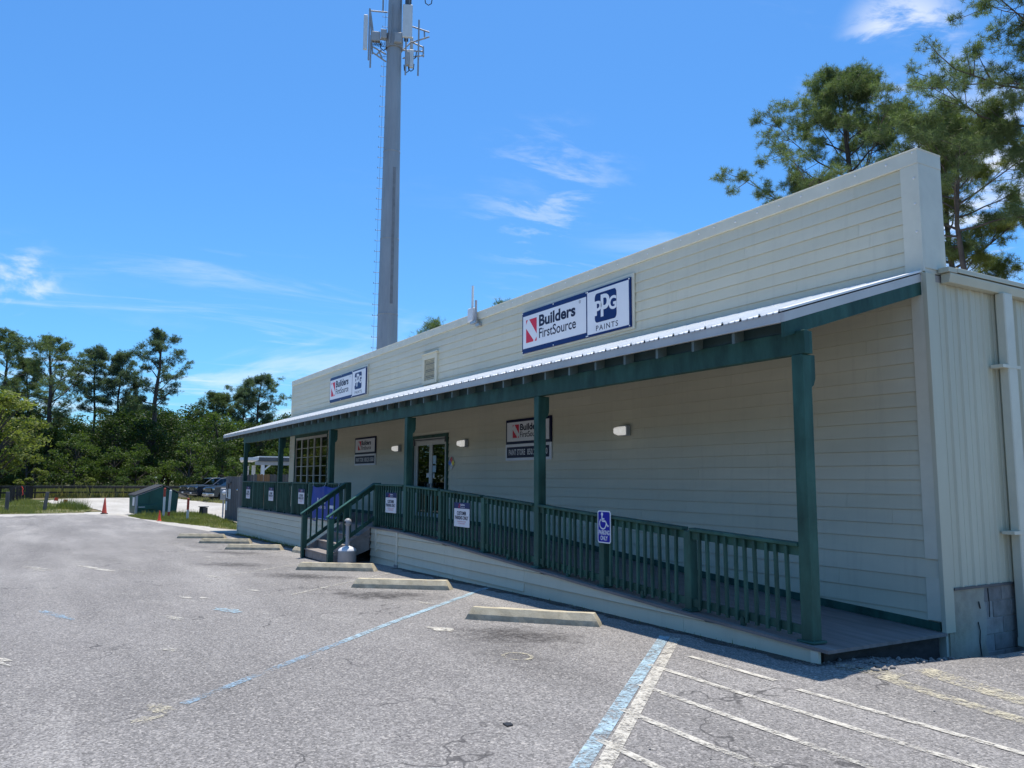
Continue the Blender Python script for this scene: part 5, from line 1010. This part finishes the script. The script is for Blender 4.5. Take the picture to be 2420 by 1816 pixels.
def broad(seed, H, cr, n_cl, n_leaf, size, cb=.25, flat_=.75, rt_=.16):
    r = np.random.default_rng(seed); wd_ = MB(); n = 5
    tp = [Vector((.25*math.sin(k+seed)*k/n, .25*math.cos(k*1.4+seed)*k/n, H*.72*k/n)) for k in range(n+1)]; wd_.tube(tp, [rt_*(1-.75*k/n) for k in range(n+1)], 7); cen = []
    for i in range(n_cl):
        th = r.uniform(0, 6.283); t = r.random(); z = H*(cb+(1-cb)*t); rr_ = cr*math.sqrt(max(.05, 1-((t-.42)/.62)**2))*r.uniform(.35, 1.0); c = np.array([rr_*math.cos(th), rr_*math.sin(th), z*.97]); s = H*.085*r.uniform(.7, 1.35)
        b = tp[min(n, int(1+t*n*.8))]; wd_.tube([b, b.lerp(Vector(c), .6)+Vector((0, 0, .1)), Vector(c)], [rt_*.28, rt_*.18, .012], 4, False)
        d = r.normal(size=(n_leaf, 3)); d /= np.linalg.norm(d, axis=1)[:, None]; cen.append(c+d*s*r.uniform(.45, 1.1, (n_leaf, 1))*np.array([1.25, 1.25, flat_]))
    v, q_ = leaf_mesh(np.concatenate(cen), size, r); return wd_.mesh('trunk'), npmesh('crown', v, q_)
def plant(name, meshes, mats, at, rz=0, s=1.0, label=None, cat='tree', group=None, copy_mat=True):
    o = thing(name, label, cat, at, group, rz); o.scale = (s, s, s) if not hasattr(s, '__len__') else s
    for nm, me, mt in zip(('trunk', 'crown'), meshes, mats):
        c = bpy.data.objects.new(nm, me); col.objects.link(c); c.parent = o
        if not me.materials: me.materials.append(MATS[mt])
    return o
# crumbled asphalt and pebbles where the ramp meets the lot
rg = np.random.default_rng(31); V_ = []; F_ = []
for (n_, xa, xb, ya, yb, s0, s1) in ((170, .10, .62, -2.05, -.5, .008, .034), (140, -8.5, .2, -2.22, -2.06, .004, .012), (160, -6, 3.2, -6.6, -2.4, .003, .009)):
    for i in range(n_):
        x, y = rg.uniform(xa, xb), rg.uniform(ya, yb); s_ = rg.uniform(s0, s1); o_ = len(V_); z = g(x)+mound(x, y)
        d = rg.normal(size=(6, 3))*.18; b_ = np.array([(1, 0, .3), (-1, 0, .3), (0, 1, .3), (0, -1, .3), (0, 0, .95), (0, 0, -.3)])+d; V_ += [tuple(np.array((x, y, z))+q*s_) for q in b_]
        F_ += [(o_+a, o_+b, o_+c) for a, b, c in ((0, 2, 4), (2, 1, 4), (1, 3, 4), (3, 0, 4), (2, 0, 5), (1, 2, 5), (3, 1, 5), (0, 3, 5))]
o = put('rubble', npmesh('rubble', V_, F_), 'cmu'); o['kind'] = 'stuff'; tag(o, 'loose asphalt crumbs and pebbles scattered at the foot of the ramp', 'rubble')
# two big pines behind the building at the right
plant('pine_tree', pine(101, 17.5, .24, 9.3, 4.6, 34, 11, 19, 30, .20, .0062, .80, (-.2, .1), .165, .5), ('bark', 'needles'), (-13.8, 18.3, .2), .6, 1, 'tall pine with broad domed crown rising behind the parapet, left of the roof corner', group='tall pines behind the building')
plant('pine_tree', pine(202, 12.9, .17, 9.0, 3.3, 19, 8, 19, 30, .20, .0062, .5, (.3, .2), .165, .7), ('bark', 'needles'), (-8.85, 16.7, .2), 2.1, 1, 'pine with visible trunk just right of the parapet corner', group='tall pines behind the building')
plant('pine_tree', pine(303, 19.5, .24, 11.0, 5.2, 30, 11, 19, 30, .20, .0062, .55, (0, 0), .165, .6), ('bark', 'needles'), (-6.1, 18.0, .2), .2, 1, 'big pine at the right picture edge behind the steel side wall', group='tall pines behind the building')
plant('pine_tree', pine(404, 14.6, .2, 8.2, 3.6, 26, 10, 19, 30, .20, .0062, .6, (0, 0), .165, .6), ('bark', 'needles_yellow'), (-11.6, 20.6, .2), .4, 1, 'lower yellow-green pine between the two tall pines behind the parapet', group='tall pines behind the building')
plant('pine_tree', pine(505, 13.0, .2, 7.0, 3.2, 24, 10, 19, 30, .20, .0062, .6, (0, 0), .165, .6), ('bark', 'needles_yellow'), (-15.0, 17.4, .2), .9, 1, 'lower yellow-green pine just above the parapet, leftmost of the group', group='tall pines behind the building')
# far pines at the left (heights and places surveyed)
FAR = [(606, -95.2, -11.1, 17.2, .26, 8.6, 4.4, 'needles', 'round-topped tall pine at the left edge of the woods'), (607, -90.2, -6.95, 16.0, .34, 6.5, 4.6, 'needles', 'dense wide pine with thick dark trunk, second from the left edge'), (608, -93.1, -2.85, 16.0, .20, 8.5, 2.6, 'needles_blue', 'slender pine with bare trunk, left of the pair of slender pines'), (609, -93.0, -.65, 15.5, .20, 8.4, 2.6, 'needles_blue', 'slender pine with bare trunk, right of the pair of slender pines'),
       (610, -89.6, 2.55, 17.9, .36, 8.8, 3.6, 'needles_blue', 'tallest open-crowned pine behind the dumpster'), (611, -103.6, 11.2, 12.6, .2, 7.6, 2.5, 'needles', 'small-crowned pine left of the porch roof end'), (612, -102.5, 16.4, 15.0, .26, 8.0, 4.3, 'needles_blue', 'broad domed pine next to the porch roof end'), (613, -103.5, 15.0, 13.4, .2, 7.4, 3.0, 'needles_blue', 'second trunk beside the broad domed pine'), (614, -112.7, 3.1, 12.4, .18, 7.4, 2.2, 'needles', 'small distant pine between the slender pines and the tallest pine'), (615, -98, -9.0, 14.6, .22, 7.2, 3.2, 'needles', 'pine filling the gap between the two leftmost pines')]
for (sd_, x, y, H, r0, cb, cr, mt, lab) in FAR:
    plant('pine_tree', pine(sd_, H, r0, cb, cr*1.15, 24, 7, 17, 16, .26, .014, .62, (.3, .5), .22, .6), ('bark', mt), (x, y, .1), sd_*.7, 1, lab, group='tall pines at the edge of the woods')
pb = pine(700, 19.8, .25, 12, 3.2, 18, 5, 12, 9, .45, .02, .6, (0, 0), .42, .55); plant('pine_tree', pb, ('bark', 'needles'), (-76.9, 30.1, 0), 0, 1, 'distant pine top just showing above the parapet left of the roof antenna', group='distant pines above the parapet'); plant('pine_tree', pb, ('bark', 'needles'), (-67.0, 33.5, 0), 1.7, 1.03, 'distant pine top just showing above the parapet right of the roof antenna', group='distant pines above the parapet')
# understorey of the woods: broadleaf trees from a handful of kinds
KIND = [(broad(801, 9.5, 3.0, 52, 120, 0.136), ('bark_grey', 'leaves_dark')), (broad(802, 9.0, 3.2, 50, 120, 0.143), ('bark_grey', 'leaves_mid')), (broad(803, 8.0, 2.6, 42, 120, 0.129, .15), ('bark_grey', 'leaves_dark')), (broad(804, 6.5, 2.6, 37, 120, 0.122, .08), ('bark_grey', 'leaves_mid')), (broad(805, 3.6, 2.0, 30, 120, 0.095, .05), ('bark_grey', 'leaves_mid'))]
r = random.Random(77)
for row, (xb, n, ks, sc_) in enumerate(((-84, 17, (3, 2, 3, 4), .85), (-90, 16, (1, 0, 2, 0), .95), (-97, 15, (0, 0, 1, 0), 1.05), (-106, 14, (0, 0, 0, 1), 1.12))):
    for i in range(n):
        y = -24+i*(54/n)+r.uniform(-1, 1); x = xb+r.uniform(-2.2, 2.2); k = r.choice(ks)
        if k == 4: sh_ = 1.0
        else: sh_ = sc_*r.uniform(.82, 1.12)
        lab = ('dark green broadleaf tree standing in the woods beyond the rail fence', 'mid green broadleaf tree standing in the woods beyond the rail fence', 'dark green broadleaf tree standing in the woods beyond the rail fence', 'bushy mid green tree at the near edge of the woods', 'low green bush at the foot of the woods')[k]
        plant('broadleaf_tree' if k < 4 else 'bush', *KIND[k], (x, y, .05), r.uniform(0, 6.28), sh_, lab, 'tree' if k < 4 else 'bush', ('dark trees in the woods', 'mid green trees in the woods', 'dark trees in the woods', 'bushy trees at the edge of the woods', 'bushes in the woods')[k])
# the deep woods behind them, one mass
rr = np.random.default_rng(5); n = 52000; X_ = rr.uniform(-138, -112, n); Y_ = rr.uniform(-60, 70, n); top = 8.2+1.6*np.sin(Y_*.31)+1.1*np.sin(Y_*.83+1)+.7*np.sin(Y_*2.1); Z_ = rr.random(n)**.8*top+.2
v, q_ = leaf_mesh(np.stack([X_, Y_, Z_], 1), .42, rr); o = put('woods', npmesh('woods', v, q_), 'leaves_dark'); o['kind'] = 'stuff'; tag(o, 'deep dark green woods forming the backdrop at the left', 'woods')
# woods across the road, seen only in the glass
n = 42000; X_ = rr.uniform(-75, 45, n); Y_ = rr.uniform(-64, -48, n); top = 11+2.5*np.sin(X_*.27)+1.6*np.sin(X_*.7+2); Z_ = rr.random(n)**.8*top+.2
v, q_ = leaf_mesh(np.stack([X_, Y_, Z_], 1), .5, rr); o = put('roadside_woods', npmesh('roadside_woods', v, q_), 'leaves_mid'); o['kind'] = 'stuff'; tag(o, 'green roadside woods mirrored in the shop window and door glass', 'woods')
# oak at the left edge and the two fence-side bushes
plant('oak_tree', broad(901, 8.0, 3.5, 60, 110, .15, .30, .7, .24), ('bark_grey', 'leaves_yellow'), (-67.2, -10.9, .1), 0, (1, 1.05, 1), 'yellow-green oak with grey trunk at the left picture edge')
plant('bush', broad(902, 2.4, 1.35, 22, 110, .085, .1, .7, .05), ('bark_grey', 'leaves_yellow'), (-74.5, -8.0, .1), 0, 1, 'rounded yellow-green bush behind the left end of the rail fence', 'bush'); plant('bush', broad(903, 2.0, .7, 14, 80, .08, .3, .7, .04), ('bark_grey', 'leaves_yellow'), (-74.8, -4.05, .1), 0, 1, 'small pale flowering shrub behind the rail fence', 'bush')
for i, (x, y, s) in enumerate(((-73.8, 1.2, .55), (-73.5, -1.2, .5), (-73, 5.5, .8), (-72.5, 8, 1.0))): plant('bush', *KIND[4], (x, y, .1), i*1.3, s, 'low green bush just behind the rail fence', 'bush', 'low bushes behind the rail fence')

# ------------------------------------------------------------------ to metres
for o in list(col.objects):
    if o.parent is None and o.type not in ('CAMERA', 'LIGHT'):
        o.location = o.location*K; o.scale = o.scale*K
